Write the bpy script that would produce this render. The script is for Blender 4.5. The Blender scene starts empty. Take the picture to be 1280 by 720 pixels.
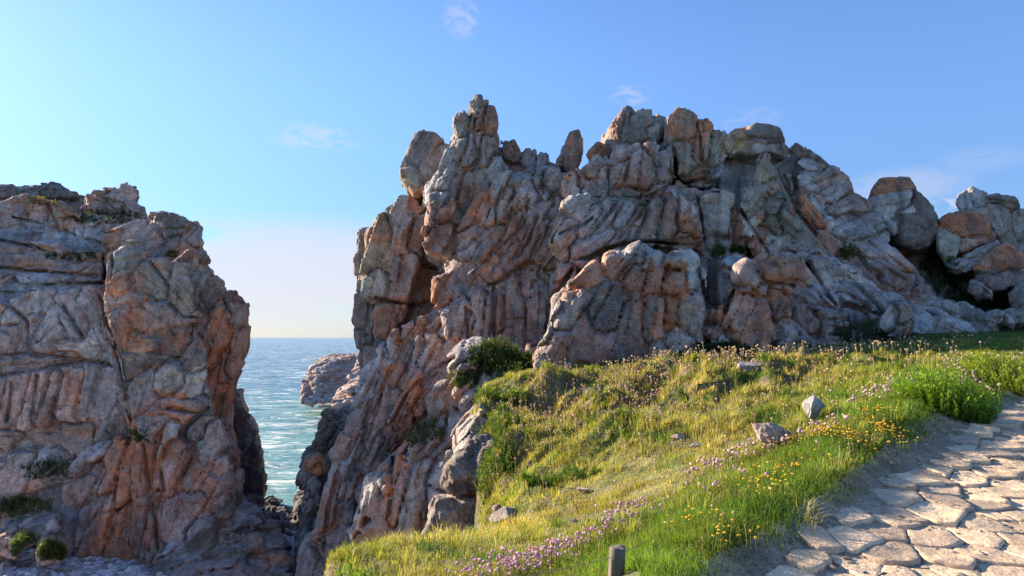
import bpy, math, time
import numpy as np
import openvdb
T0 = time.time()
C = bpy.context.scene.collection
rng = np.random.default_rng(7)
R = math.radians

# ------------------------------------------------------------------ camera
F = 889.0; PITCH = R(3.99)
CP, SP = math.cos(PITCH), math.sin(PITCH)
cam = bpy.data.cameras.new("camera"); cam.lens = 25.0; cam.sensor_width = 36.0
cam.clip_start = 0.05; cam.clip_end = 60000
co = bpy.data.objects.new("camera", cam); C.objects.link(co)
co.rotation_euler = (R(90) + PITCH, 0, 0)
bpy.context.scene.camera = co

def ray(u, v):
    dx = (np.asarray(u, float) - 640) / F; dz = (360 - np.asarray(v, float)) / F
    return np.stack([dx, CP - dz * SP, SP + dz * CP], -1)
def P(u, v, Y):
    r = ray(u, v)
    return r * (np.asarray(Y) / r[..., 1])[..., None]

# ------------------------------------------------------------------ noise
_T = np.random.default_rng(3).random((64, 64, 64)).astype(np.float32) * 2 - 1
def vnoise(p): return pmap(vnoise_, np.asarray(p, np.float32))
def vnoise_(p):
    i = np.floor(p).astype(np.int32); f = (p - i).astype(np.float32); f = f * f * (3 - 2 * f)
    x0, y0, z0 = (i[:, 0] & 63), (i[:, 1] & 63), (i[:, 2] & 63)
    x1, y1, z1 = (x0 + 1) & 63, (y0 + 1) & 63, (z0 + 1) & 63
    fx, fy, fz = f[:, 0], f[:, 1], f[:, 2]
    def L(a, b, t): return a + (b - a) * t
    return L(L(L(_T[x0, y0, z0], _T[x1, y0, z0], fx), L(_T[x0, y1, z0], _T[x1, y1, z0], fx), fy),
             L(L(_T[x0, y0, z1], _T[x1, y0, z1], fx), L(_T[x0, y1, z1], _T[x1, y1, z1], fx), fy), fz)
def fbm(p, octv=4, gain=0.5):
    s = np.zeros(len(p), np.float32); a = 1.0
    for k in range(octv):
        s += a * vnoise(p * (2.03 ** k) + 17.3 * k); a *= gain
    return s
def sstep(a, b, x):
    t = np.clip((x - a) / (b - a), 0, 1); return t * t * (3 - 2 * t)

# ------------------------------------------------------------------ mesh + tags
def tag(o, label=None, cat=None, group=None, kind=None):
    if label: o['label'] = label
    if cat: o['category'] = cat
    if group: o['group'] = group
    if kind: o['kind'] = kind
    return o
def mesh_obj(name, V, faces=None, mat=None, parent=None, smooth=True, loc=None, quads=None, tris=None, cols=None):
    me = bpy.data.meshes.new(name)
    V = np.asarray(V, np.float32)
    if loc is not None: V = V - np.asarray(loc, np.float32)
    if faces is not None:
        me.from_pydata(V.tolist(), [], [list(map(int, f)) for f in faces])
    else:
        q = np.zeros((0, 4), np.int32) if quads is None else np.asarray(quads, np.int32)
        t = np.zeros((0, 3), np.int32) if tris is None else np.asarray(tris, np.int32)
        me.vertices.add(len(V)); me.vertices.foreach_set('co', V.ravel())
        me.loops.add(q.size + t.size); me.loops.foreach_set('vertex_index', np.concatenate([q.ravel(), t.ravel()]).astype(np.int32))
        me.polygons.add(len(q) + len(t))
        st = np.concatenate([np.arange(len(q)) * 4, q.size + np.arange(len(t)) * 3]).astype(np.int32)
        me.polygons.foreach_set('loop_start', st)
        me.update(calc_edges=True)
    me.polygons.foreach_set('use_smooth', np.full(len(me.polygons), smooth))
    if cols is not None:
        for k, c in cols.items():
            a = me.color_attributes.new(k, 'FLOAT_COLOR', 'POINT')
            c = np.asarray(c, np.float32)
            if c.shape[1] == 3: c = np.concatenate([c, np.ones((len(c), 1), np.float32)], 1)
            a.data.foreach_set('color', c.ravel())
    if mat: me.materials.append(mat)
    o = bpy.data.objects.new(name, me); C.objects.link(o)
    if loc is not None: o.location = loc
    if parent: o.parent = parent
    return o

# ------------------------------------------------------------------ materials
class NT:
    def __init__(s, name):
        s.m = bpy.data.materials.new(name); s.m.use_nodes = True; s.t = s.m.node_tree; s.t.nodes.clear()
        s.out = s.n('ShaderNodeOutputMaterial')
    def n(s, ty, **kw):
        x = s.t.nodes.new(ty)
        for k, v in kw.items():
            if k in x.inputs: pass
            setattr(x, k, v)
        return x
    def l(s, a, b): s.t.links.new(a, b)
    def val(s, node, name, v):
        if hasattr(v, 'is_output') or isinstance(v, bpy.types.NodeSocket): s.l(v, node.inputs[name])
        else: node.inputs[name].default_value = v
    def coord(s, scale=(1, 1, 1), rot=(0, 0, 0)):
        g = s.n('ShaderNodeNewGeometry'); mp = s.n('ShaderNodeMapping')
        s.l(g.outputs['Position'], mp.inputs['Vector']); mp.inputs['Scale'].default_value = scale; mp.inputs['Rotation'].default_value = rot
        return mp.outputs['Vector']
    def noise(s, vec, scale, detail=4, rough=0.55, dist=0.0):
        x = s.n('ShaderNodeTexNoise'); s.l(vec, x.inputs['Vector']); x.inputs['Scale'].default_value = scale
        x.inputs['Detail'].default_value = detail; x.inputs['Roughness'].default_value = rough; x.inputs['Distortion'].default_value = dist
        return x.outputs['Fac']
    def vor(s, vec, scale, feature='DISTANCE_TO_EDGE', out='Distance'):
        x = s.n('ShaderNodeTexVoronoi'); x.feature = feature; s.l(vec, x.inputs['Vector']); x.inputs['Scale'].default_value = scale
        return x.outputs[out]
    def ramp(s, fac, pts):
        x = s.n('ShaderNodeValToRGB'); s.l(fac, x.inputs['Fac']); e = x.color_ramp.elements
        while len(e) > len(pts): e.remove(e[-1])
        while len(e) < len(pts): e.new(0.5)
        for i, (p, c) in enumerate(pts):
            e[i].position = p; c = (c, c, c) if isinstance(c, (int, float)) else c; e[i].color = (*c, 1)
        return x.outputs['Color']
    def math(s, op, a, b=0.0, clamp=False):
        x = s.n('ShaderNodeMath'); x.operation = op; x.use_clamp = clamp; s.val(x, 0, a); s.val(x, 1, b); return x.outputs[0]
    def mix(s, fac, a, b, mode='MIX'):
        x = s.n('ShaderNodeMix'); x.data_type = 'RGBA'; x.blend_type = mode
        def put(i, v):
            if isinstance(v, bpy.types.NodeSocket): s.l(v, x.inputs[i])
            elif isinstance(v, (int, float)): x.inputs[i].default_value = v if i == 0 else (v, v, v, 1)
            else: x.inputs[i].default_value = (*v, 1)
        put(0, fac); put(6, a); put(7, b); return x.outputs[2]
    def attr(s, name):
        x = s.n('ShaderNodeAttribute'); x.attribute_name = name; return x.outputs['Color']
    def bump(s, h, strength=0.5, dist=0.05, normal=None):
        x = s.n('ShaderNodeBump'); s.l(h, x.inputs['Height']); x.inputs['Strength'].default_value = strength; x.inputs['Distance'].default_value = dist
        if normal is not None: s.l(normal, x.inputs['Normal'])
        return x.outputs['Normal']
    def bsdf(s, color, rough=0.8, normal=None, **kw):
        x = s.n('ShaderNodeBsdfPrincipled'); s.val(x, 'Base Color', color if isinstance(color, bpy.types.NodeSocket) else (*color, 1))
        s.val(x, 'Roughness', rough)
        for k, v in kw.items(): s.val(x, k.replace('_', ' '), v)
        if normal is not None: s.l(normal, x.inputs['Normal'])
        return x.outputs[0]
    def done(s, sh): s.l(sh, s.out.inputs['Surface']); return s.m

def rock_material(name, wet=0.0):
    t = NT(name); w = t.coord()
    tint = t.attr('tint')
    n2 = t.noise(w, 3.3, 7, 0.68)
    n3 = t.noise(w, 17.0, 5, 0.78)
    c = t.mix(0.9, tint, t.ramp(n2, [(0.3, 0.48), (0.5, 1.0), (0.72, 1.5)]), 'MULTIPLY')
    c = t.mix(0.7, c, t.ramp(n3, [(0.32, 0.38), (0.5, 1.0), (0.68, 1.75)]), 'MULTIPLY')
    c = t.mix(t.math('MULTIPLY', t.ramp(n3, [(0.56, 0.0), (0.63, 1.0)]), t.math('MULTIPLY', t.ramp(n2, [(0.45, 0.0), (0.6, 1.0)]), 0.55)), c, (0.42, 0.41, 0.36))
    va = t.n('ShaderNodeVectorMath'); va.operation = 'ADD'; t.l(w, va.inputs[0]); t.l(t.math('MULTIPLY', n2, 0.12), va.inputs[1])
    mp = t.n('ShaderNodeMapping'); t.l(va.outputs[0], mp.inputs['Vector']); mp.inputs['Scale'].default_value = (1.5, 1.5, 0.75); mp.inputs['Rotation'].default_value = (0.2, 0.5, 0.3)
    e1 = t.ramp(t.vor(mp.outputs[0], 1.9), [(0.0, 0.0), (0.018, 0.8), (0.04, 1.0)])
    h = t.math('ADD', t.math('MULTIPLY', n2, 0.28), t.math('MULTIPLY', e1, 0.16))
    h = t.math('ADD', h, t.math('MULTIPLY', n3, 0.26))
    nb = t.bump(h, 0.9, 0.15)
    return t.done(t.bsdf(c, 0.82 - 0.35 * wet, nb))

# ------------------------------------------------------------------ SDF rocks
def poly_sdf(px, pz, poly):
    n = len(poly); d = np.full(px.shape, 1e9, np.float32); s = np.ones(px.shape, np.float32)
    for i in range(n):
        ax, az = poly[i]; bx, bz = poly[i - 1]
        ex, ez = bx - ax, bz - az; wx, wz = px - ax, pz - az
        t = np.clip((wx * ex + wz * ez) / (ex * ex + ez * ez + 1e-9), 0, 1)
        dx, dz = wx - ex * t, wz - ez * t
        np.minimum(d, dx * dx + dz * dz, out=d)
        c1 = pz >= az; c2 = pz < bz; c3 = ex * wz > ez * wx
        flip = (c1 & c2 & c3) | (~c1 & ~c2 & ~c3)
        s[flip] *= -1
    return s * np.sqrt(d)

class Mass:
    # outline on a slanted face at its own distance, extended back by a real thickness
    def __init__(s, pts, Y, T=5, r=0.4, a=0.0, b=0.1, lean=None):
        pts = np.array(pts, float)
        s.s = (pts[:, 0].mean() * .5 + .5 * (pts[:, 0].max() if pts[:, 0].mean() < 640 else pts[:, 0].min()) - 640) / F if lean is None else lean   # each mass narrows away from us
        c = P(pts[:, 0].mean(), pts[:, 1].mean(), Y); s.c = c; s.a, s.b, s.T, s.r = a, b, T, r * .5
        rr = ray(pts[:, 0], pts[:, 1])   # meet y = Y + a (x-xc) + b (z-zc)
        k = (Y - a * c[0] - b * c[2]) / (rr[:, 1] - a * rr[:, 0] - b * rr[:, 2])
        W = rr * k[:, None]
        s.poly = [(float(a_), float(b_)) for a_, b_ in W[:, [0, 2]]]; wx_, wz_ = W[:, 0], W[:, 2]; s.inv = 1 / math.sqrt(1 + a * a + b * b)
        yy = W[:, 1]
        s.lo = np.array([wx_.min(), yy.min() - .5, wz_.min()], np.float32); s.hi = np.array([wx_.max(), yy.max() + T, wz_.max()], np.float32)
        s.lo[0] += min(0, s.s * T); s.hi[0] += max(0, s.s * T)
    def __call__(s, p):
        x, y, z = p[:, 0], p[:, 1], p[:, 2]
        g = y - np.float32(s.c[1]) - s.a * (x - s.c[0]) - s.b * (z - s.c[2])
        df = np.maximum(-g, g - s.T) * s.inv
        d2 = poly_sdf(x - np.float32(s.s) * np.clip(g, 0, s.T), z, s.poly)
        q1, q2 = d2 + s.r, df + s.r
        return np.sqrt(np.maximum(q1, 0) ** 2 + np.maximum(q2, 0) ** 2) + np.minimum(np.maximum(q1, q2), 0) - s.r

from concurrent.futures import ThreadPoolExecutor
POOL = ThreadPoolExecutor(4)
def pmap(f, p, step=120000):
    if len(p) <= step: return f(p)
    res = list(POOL.map(f, [p[i:i + step] for i in range(0, len(p), step)]))
    if isinstance(res[0], tuple): return tuple(np.concatenate(x) for x in zip(*res))
    return np.concatenate(res)
def base_eval(masses, p): return pmap(lambda q: base_eval_(masses, q), np.asarray(p, np.float32))
def base_eval_(masses, p):
    out = np.full(len(p), 3.0, np.float32)
    for m in masses:
        sel = np.all((p > m.lo - np.float32(1.3)) & (p < m.hi + np.float32(1.3)), 1)
        if not sel.any(): continue
        idx = np.nonzero(sel)[0]
        d = m(p[idx]).astype(np.float32); o = out[idx]
        k = 0.10
        h = np.clip(0.5 + 0.5 * (o - d) / k, 0, 1)
        out[idx] = o * (1 - h) + d * h - k * h * (1 - h)
    return out

def grad(masses, p, e=0.25):
    g = np.stack([base_eval(masses, p + np.eye(3)[i] * e) - base_eval(masses, p - np.eye(3)[i] * e) for i in range(3)], 1)
    return g / (np.linalg.norm(g, axis=1, keepdims=True) + 1e-6)

def frames(ang, L, Wd, D):
    a = np.radians(ang); ca, sa, z = np.cos(a), np.sin(a), np.zeros_like(a)
    M = np.zeros((len(a), 3, 4), np.float32)      # last column: half size of the block along that axis
    M[:, 0, :3] = np.stack([ca, z, sa], 1); M[:, 1, :3] = np.stack([-sa, z, ca], 1); M[:, 2, :3] = np.stack([z, z + 1, z], 1)
    M[:, 0, 3], M[:, 1, 3], M[:, 2, 3] = L, Wd, D
    return M

def hsh(*k):
    h = np.zeros(np.shape(k[0]), np.uint64) + np.uint64(1469598103934665603)
    for a in k:
        h = (h ^ (np.asarray(a).astype(np.int64).astype(np.uint64))) * np.uint64(1099511628211)
        h ^= h >> np.uint64(29)
    h = h * np.uint64(0x9E3779B97F4A7C15); h ^= h >> np.uint64(32)
    return (h & np.uint64(0xFFFFFF)).astype(np.float32) / np.float32(0x1000000)

def lattice(p, S, A, I, sp, seed):
    # parallel joint planes inside each large block: returns distance to the nearest joint, block hash and position in the block
    return pmap(lambda t: lattice_(t[:, :3], S, A, t[:, 3].astype(np.int64), sp, seed), np.concatenate([p, I[:, None]], 1).astype(np.float32))
def lattice_(p, S, A, I, sp, seed):
    a = np.radians(A[I]); ca, sa = np.cos(a), np.sin(a); q = p - S[I]
    th = (hsh(I, I * 7 + seed) - .5) * .7                 # the depth joints are skewed differently in every block
    u = q[:, 0] * ca + q[:, 2] * sa; v = -q[:, 0] * sa + q[:, 2] * ca + .25 * th * q[:, 1]; w = q[:, 1] + th * v
    k = .75 + .6 * hsh(I, seed)
    cell, loc, dist = [], [], []
    prev = seed
    for ax, (c, s0) in enumerate(((v, sp[1]), (w, sp[2]), (u, sp[0]))):
        x = c / (s0 * k) + 50 + (0 if ax == 0 else hsh(I, prev, ax + 11) * 1.0)
        i = np.floor(x); f = x - i
        j0 = .38 * (hsh(I, i, prev, ax) - .5); j1 = .38 * (hsh(I, i + 1, prev, ax) - .5)
        below = f < j0; above = f > 1 + j1
        i2 = i - below + above
        lo = np.where(below, i - 1 + .38 * (hsh(I, i - 1, prev, ax) - .5), np.where(above, i + 1 + j1, i + j0))
        hi = np.where(below, i + j0, np.where(above, i + 2 + .38 * (hsh(I, i + 2, prev, ax) - .5), i + 1 + j1))
        dist.append(np.minimum(x - lo, hi - x) * s0 * k); loc.append((x - (lo + hi) / 2) * s0 * k); cell.append(i2)
        if ax == 0: prev = i2 * 13 + seed
    return np.minimum(dist[0], dist[2]), dist[1], hsh(I, cell[0], cell[1], cell[2]), hsh(I, cell[0], cell[2], cell[1] + 5), loc[0], loc[2]

def nearest(p, S, M, K=20, bs=1.2):
    n = len(p); I = np.zeros(n, np.int32); J = np.zeros(n, np.int32); F1 = np.zeros(n, np.float32); F2 = np.zeros(n, np.float32)
    key = np.floor(p / bs).astype(np.int64); k1 = (key[:, 0] + 1000) * 4000000 + (key[:, 1] + 1000) * 2000 + key[:, 2] + 1000
    o = np.argsort(k1, kind='stable'); ks = k1[o]; cuts = np.nonzero(np.diff(ks))[0] + 1
    st = np.concatenate([[0], cuts, [n]]); K = min(K, len(S)); Sf = S.astype(np.float32)
    def work(ab):
      for a, b in ab:
        ii = o[a:b]; q = p[ii].astype(np.float32); c = q.mean(0)
        dd = (np.abs(np.einsum('kij,kj->ki', M[:, :, :3], c - Sf)) - M[:, :, 3]).max(1)
        cand = np.argpartition(dd, K - 1)[:K] if K < len(S) else np.arange(len(S))
        Mc = M[cand]; off = np.einsum('kij,kj->ki', Mc[:, :, :3], Sf[cand] - c)
        r = (q - c) @ Mc[:, :, :3].reshape(-1, 3).T - off.ravel()
        np.abs(r, out=r); r -= Mc[:, :, 3].ravel(); r = r.reshape(len(ii), K, 3); r = np.maximum(np.maximum(r[:, :, 0], r[:, :, 1]), r[:, :, 2])
        i1 = r.argmin(1); ar = np.arange(len(ii)); f1 = r[ar, i1].copy(); r[ar, i1] = 1e9
        i2 = r.argmin(1)
        I[ii] = cand[i1]; J[ii] = cand[i2]; F1[ii] = f1; F2[ii] = r[ar, i2]
    prs = list(zip(st[:-1], st[1:])); w = max(1, len(prs) // 16)
    list(POOL.map(work, [prs[i:i + w] for i in range(0, len(prs), w)]))
    return I, J, F1, F2

def pick(p, s, r):
    key = np.floor(p / s + r.random(3)).astype(np.int64)
    k = (key[:, 0] + 1000) * 4000000 + (key[:, 1] + 1000) * 2000 + key[:, 2] + 1000
    pr = r.permutation(len(p)); _, f = np.unique(k[pr], return_index=True)
    return p[pr[f]]

PAL = {'G': (.30, .285, .27), 'B': (.36, .37, .40), 'O': (.41, .18, .095), 'R': (.30, .165, .12), 'D': (.16, .135, .125),
       'L': (.27, .26, .215), 'Y': (.34, .25, .16), 'W': (.46, .44, .42), 'P': (.37, .285, .265), 'K': (.05, .05, .055), 'M': (.33, .27, .25)}

def warp(p, sc=1.0):
    q = p.astype(np.float32)
    w = np.stack([vnoise(q * .8 / sc + 9), vnoise(q * .8 / sc + 31), vnoise(q * .8 / sc + 57)], 1) * .045 * sc
    w += np.stack([vnoise(q * 3.1 / sc + 5), vnoise(q * 3.1 / sc + 22), vnoise(q * 3.1 / sc + 77)], 1) * .015 * sc
    return q + w

def make_rock(masses, seeds, h, name, mat, seed=1, fill=2.2, l2=0.85, l3=0.36, defcol='G', defang=90, amp=1.0, parent=None, sea=None, sc=1.0, cracks=()):
    r = np.random.default_rng(seed)
    masses = [m if isinstance(m, Mass) else Mass(*m[:2], **(m[2] if len(m) > 2 else {})) for m in masses]
    lo = np.min([m.lo for m in masses], 0) - 0.9; hi = np.max([m.hi for m in masses], 0) + 0.9
    lo[2] = max(lo[2], -11.0)
    n = np.ceil((hi - lo) / h).astype(int) + 1
    st = max(1, int(round(0.3 * sc / h))); nc = (n // st) + 2
    g = np.stack(np.meshgrid(*[lo[i] + np.arange(nc[i]) * h * st for i in range(3)], indexing='ij'), -1).reshape(-1, 3).astype(np.float32)
    dc = base_eval(masses, g).reshape(nc)
    band = 0.52 * amp + 0.12
    near = np.abs(dc) < band + 0.35 * sc
    nr = near.copy()
    for ax in range(3):
        nr |= np.roll(near, 1, ax) | np.roll(near, -1, ax)
    full = np.sign(dc).astype(np.float32) * 1.0
    D = np.repeat(np.repeat(np.repeat(full, st, 0), st, 1), st, 2)[:n[0], :n[1], :n[2]]
    A = np.repeat(np.repeat(np.repeat(nr, st, 0), st, 1), st, 2)[:n[0], :n[1], :n[2]]
    idx = np.argwhere(A); p = (lo + idx * h).astype(np.float32)
    d0 = base_eval(masses, p)
    k = np.abs(d0) < band
    D[idx[~k, 0], idx[~k, 1], idx[~k, 2]] = np.clip(d0[~k], -1, 1)
    idx = idx[k]; p = p[k]; d0 = d0[k]
    surf = p[np.abs(d0) < h]
    # ---- level-1 blocks: the drawn ones, then fill
    S = []; A1 = []; L1 = []; W1 = []; O1 = []; C1 = []
    if seeds:
        sd = np.array([[s[0], s[1]] for s in seeds], float)
        rr = ray(sd[:, 0], sd[:, 1]); rr /= np.linalg.norm(rr, axis=1, keepdims=True)
        t = np.full(len(sd), 8.0)
        for _ in range(90):
            t += np.clip(base_eval(masses, rr * t[:, None]), -1, 2.0) * 0.7
        hit = t < 90
        for i, s in enumerate(seeds):
            if not hit[i]: continue
            pos = rr[i] * t[i]; m = t[i] / F
            S.append(pos); L1.append(s[2] * m * .5); W1.append(s[3] * m * .5); A1.append(s[4]); O1.append(s[5] if len(s) > 5 else 0); C1.append(PAL[s[6]] if len(s) > 6 else PAL[defcol])
    fp = pick(surf, fill, r)
    if S:
        Sa = np.array(S); Ma = frames(np.array(A1, float), np.array(L1) * 1.0, np.array(W1) * 1.0, (np.array(L1) + np.array(W1)) * .6)
        I, J, f1, f2 = nearest(fp, Sa, Ma); keep = f1 > .25 * fill
        dist = np.linalg.norm(fp[:, None] - Sa[None], axis=2); kk = dist.argmin(1)
        fp, kk = fp[keep], kk[keep]
        for q, j in zip(fp, kk):
            far = dist.min() if False else 0
            S.append(q); A1.append(A1[j] + r.normal(0, 6)); L1.append(fill * r.uniform(.45, .8)); W1.append(fill * r.uniform(.28, .5)); O1.append(r.normal(0, .10) * amp)
            C1.append(tuple(np.array(C1[j]) * .6 + np.array(PAL[defcol]) * .4))
    else:
        for q in fp:
            S.append(q); A1.append(defang + r.normal(0, 7)); L1.append(fill * r.uniform(.45, .8)); W1.append(fill * r.uniform(.28, .5)); O1.append(r.normal(0, .12) * amp)
            C1.append(PAL[defcol])
    S = np.array(S); A1 = np.array(A1, float); L1 = np.array(L1); W1 = np.array(W1); O1 = np.array(O1, float); C1 = np.array(C1)
    M1 = frames(A1, L1, W1, (L1 + W1) * .6)
    g1 = grad(masses, S, 0.3 * sc)
    def joints(g, A, S, r, own=None):
        # every region has a few joint planes; a block's face takes the one nearest to the surface there
        a = np.radians(A); yw = .25 * vnoise(S * .11 + 3)
        U = np.stack([np.cos(a), 0 * a, np.sin(a)], 1); Vv = np.stack([-np.sin(a), 0 * a, np.cos(a)], 1); Y = np.array([0, -1., 0])
        def nm(x): return x / np.linalg.norm(x, axis=-1, keepdims=True)
        fam = [nm(Y + (.45 + yw)[:, None] * Vv), nm(Y - (.35 - yw)[:, None] * Vv + .1 * U), nm(Y + .35 * U + .15 * Vv), nm(Vv + .1 * Y), nm(-Vv + .15 * Y), nm(U + .3 * Y), nm(-U + .3 * Y), np.broadcast_to(nm(np.array([.1, -.35, 1.])), g.shape), np.broadcast_to(-Y, g.shape)]
        fam = np.stack(fam, 1); sc_ = np.einsum('nki,ni->nk', fam, g) + r.normal(0, .14, (len(g), fam.shape[1]))
        return fam[np.arange(len(g)), sc_.argmax(1)]
    N1 = joints(g1, A1, S, r) * .6 + g1 * .4 + r.normal(0, .05, g1.shape); N1 /= np.linalg.norm(N1, axis=1, keepdims=True)
    b1 = base_eval(masses, S)
    def lvl(p, d, S, M, N, O, b, size, kmix, lim, cw, cd, rd, K=20, bs=1.2):
        I, J, f1, f2 = nearest(p, S, M, K, bs)
        e = (f2 - f1) * .5
        pl = ((p - S[I]) * N[I]).sum(1) + b[I] - O[I]
        lm = np.clip(size[I] * .42, .08 * sc, lim); dd = np.clip(pl - d, -np.minimum(lm, .13 * amp), lm) * kmix
        fade = sstep(0, 0.06, e)
        d = d + dd + np.asarray(cd).ravel()[I] * np.exp(-(e / cw) ** 1.4) + rd * (1 - np.clip(e / (.13 * sc), 0, 1))
        return d, I, e
    pw = warp(p, sc)
    d1, I1, e1 = lvl(pw, d0, S, M1, N1, O1, b1, W1, 0.94, 0.42 * amp, 0.045 * sc, 0.26 * amp * (.4 + .8 * (r.random(len(S)) < .6))[None], 0.05 * amp)
    # ---- the long open joints seen in the face: sheets cut back into the rock
    for ck_ in cracks:
        pts = np.array(ck_[0], float); wdt, dep = (ck_[1], ck_[2]) if len(ck_) > 2 else (.07, .45)
        rr = ray(pts[:, 0], pts[:, 1]); rr /= np.linalg.norm(rr, axis=1, keepdims=True); t = np.full(len(pts), 8.0)
        for _ in range(90): t += np.clip(base_eval(masses, rr * t[:, None]), -1, 2.0) * 0.7
        Wp = (rr * t[:, None]).astype(np.float32); ok = t < 90
        for a_, b_ in zip(range(len(pts) - 1), range(1, len(pts))):
            if not (ok[a_] and ok[b_]): continue
            A_, B_ = Wp[a_], Wp[b_]; lo_ = np.minimum(A_, B_) - .5; hi_ = np.maximum(A_, B_) + .5; lo_[1] -= .5; hi_[1] += .7
            ii = np.nonzero(((pw > lo_) & (pw < hi_)).all(1))[0]
            if not len(ii): continue
            rv = (rr[a_] + rr[b_]).astype(np.float32); rv /= np.linalg.norm(rv); q_ = pw[ii] - A_; e_ = B_ - A_
            q_ = q_ - (q_ @ rv)[:, None] * rv; e_ = e_ - (e_ @ rv) * rv; tt_ = np.clip(q_ @ e_ / (e_ @ e_), 0, 1)
            dd_ = np.linalg.norm(q_ - tt_[:, None] * e_, axis=1)
            d1[ii] = np.maximum(d1[ii], d0[ii] + dep * amp * np.exp(-(dd_ / wdt) ** 1.5) - .12)
    # ---- level 2: parallel joints cut every large block into slabs and bricks
    act = np.abs(d1) < 0.42; d2 = d1.copy()
    asp = np.clip((L1 / W1), 1, 2.2).mean()
    l2 = l2 * 1.3 * max(1, sc); l3 = l3 * max(1, sc); SP2 = (l2 * 1.15 * asp ** .5, l2 * .55, l2 * .9)
    e2, ew, hA, hB, lu, lv = lattice(pw[act], S, A1, I1[act], SP2, 3 + seed)
    brk = (hB < .5)
    d2[act] = d1[act] + (hA - .5) * .14 * amp + np.clip(((hB - .5) * .5 * lu + (hA * 7 % 1 - .5) * .28 * lv), -.09, .09) * amp \
        + .10 * amp * np.exp(-(e2 / (.030 * sc)) ** 1.4) * brk + .022 * amp * (1 - np.clip(e2 / (.07 * sc), 0, 1))
    h3 = lattice(pw[act], S, A1 + 4, I1[act], (l3 * 1.5, l3 * .62, l3), 31 + seed)
    d2[act] += (h3[2] - .5) * .05 * amp * (h3[3] < .7)
    # ---- noise
    a2 = np.abs(d2) < 0.3
    q = p[a2]
    d2[a2] += (fbm(q * .8 / sc, 4, .5) * .018) * amp
    D[idx[:, 0], idx[:, 1], idx[:, 2]] = np.clip(d2, -1, 1)
    D[0] = D[-1] = 1; D[:, 0] = D[:, -1] = 1; D[:, :, 0] = D[:, :, -1] = 1
    grid = openvdb.FloatGrid(background=1.0); grid.copyFromArray(np.ascontiguousarray(D.astype(np.float32)))
    V, Q = grid.convertToQuads(0.0)
    V = lo + np.asarray(V) * h
    # ---- level 3 on the vertices
    Q = np.asarray(Q).astype(np.int64)[:, ::-1]
    fn = np.cross(V[Q[:, 2]] - V[Q[:, 0]], V[Q[:, 3]] - V[Q[:, 1]])
    cen = V[Q].mean(1)
    sel = np.linspace(0, len(cen) - 1, 300).astype(int)
    if (fn[sel] * grad(masses, cen[sel].astype(np.float32), .2)).sum() < 0: Q = Q[:, ::-1]; fn = -fn
    VN = np.zeros_like(V)
    for i in range(4): 
        for c in range(3): VN[:, c] += np.bincount(Q[:, i], fn[:, c], len(V))
    VN /= np.linalg.norm(VN, axis=1, keepdims=True) + 1e-9
    Vw = warp(V, sc)
    J1, _, f1, f2 = nearest(Vw, S, M1); 
    e3, _, gA, gB, lu, lv = lattice(Vw, S, A1 + 4, J1, (l3 * 1.5, l3 * .62, l3), 31 + seed)
    disp = -.022 * sc * np.exp(-(e3 / (.022 * sc)) ** 1.5) * (gB < .6) + np.clip((gA - .5) * .25 * lu + (gB - .5) * .3 * lv, -.02, .02) * sc
    disp += fbm(V.astype(np.float32) * 5 / sc, 3, .6) * .008 * sc
    V = V + VN * disp[:, None] * amp
    # ---- natural colour of each block, with softly varying mineral staining
    vf = V.astype(np.float32)
    _, _, h2a, h2b, _, _ = lattice(Vw, S, A1, J1, SP2, 3 + seed)
    Vc = Vw + np.stack([fbm(vf * .9 + k, 4) for k in (3, 33, 63)], 1) * .38 * sc
    J1, _, _, _ = nearest(Vc, S, M1)
    v2 = (h2a - .5) * 2.6; v1 = r.normal(0, 1, len(S))[J1]
    col = C1[J1] * (1 + .10 * v1 + .10 * v2)[:, None]
    m = sstep(.1, .9, fbm(vf * .33 + 5, 4) + .25 * v2)[:, None]
    col = col * (1 - m * .4) + np.array(PAL['R']) * 1.0 * m * .4
    m = sstep(.22, .75, fbm(vf * .5 + 55, 4) + .2 * v2)[:, None]
    col = col * (1 - m * .85) + np.array(PAL['O']) * 1.05 * m * .85
    m = sstep(.1, .9, fbm(vf * .4 + 95, 4) + .2 * v2 + .5 * VN[:, 2])[:, None]
    col = col * (1 - m * .55) + np.array(PAL['B']) * m * .55
    col = col * np.array([1.20, 1.07, .96]) * (1 + .34 * fbm(vf * 1.1 + 7, 4))[:, None]
    m = sstep(.25, .9, fbm(vf * np.array([2.2, 2.2, .35], np.float32) + 12, 4))[:, None]
    col = col * (1 - m * .5) + np.array([.27, .13, .075]) * m * .5
    m = sstep(.25, .9, fbm(vf * np.array([2.8, 2.8, .4], np.float32) + 82, 4))[:, None]
    col = col * (1 - m * .55) + np.array([.085, .08, .075]) * m * .55
    m = sstep(.15, .7, fbm(vf * 2.3 + 44, 5, .65) + .25 * VN[:, 2])[:, None]
    col = col * (1 - m * .4) + np.array([.30, .295, .245]) * m * .4
    if sea is not None:
        m = sstep(sea + 1.2, sea - .2, V[:, 2] + .5 * fbm(vf * 1.0, 3))[:, None]
        col = col * (1 - m * .85) + np.array(PAL['K']) * m * .85
    keep = (V[Q][:, :, 2].max(1) > -10.9)
    Q = Q[keep]
    c = V.mean(0); c[2] = V[:, 2].min()
    o = mesh_obj(name, V, quads=Q, mat=mat, loc=c, smooth=False, cols={'tint': np.clip(col, .02, .8)}, parent=parent)
    print(name, 'verts', len(V), 'seeds', len(S), 't', round(time.time() - T0, 1))
    return o, masses

ROCK = rock_material('granite')
HR=0.065
EXPO=1.52
CLOUD=(3.3,3.1,3.3,1)
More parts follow.
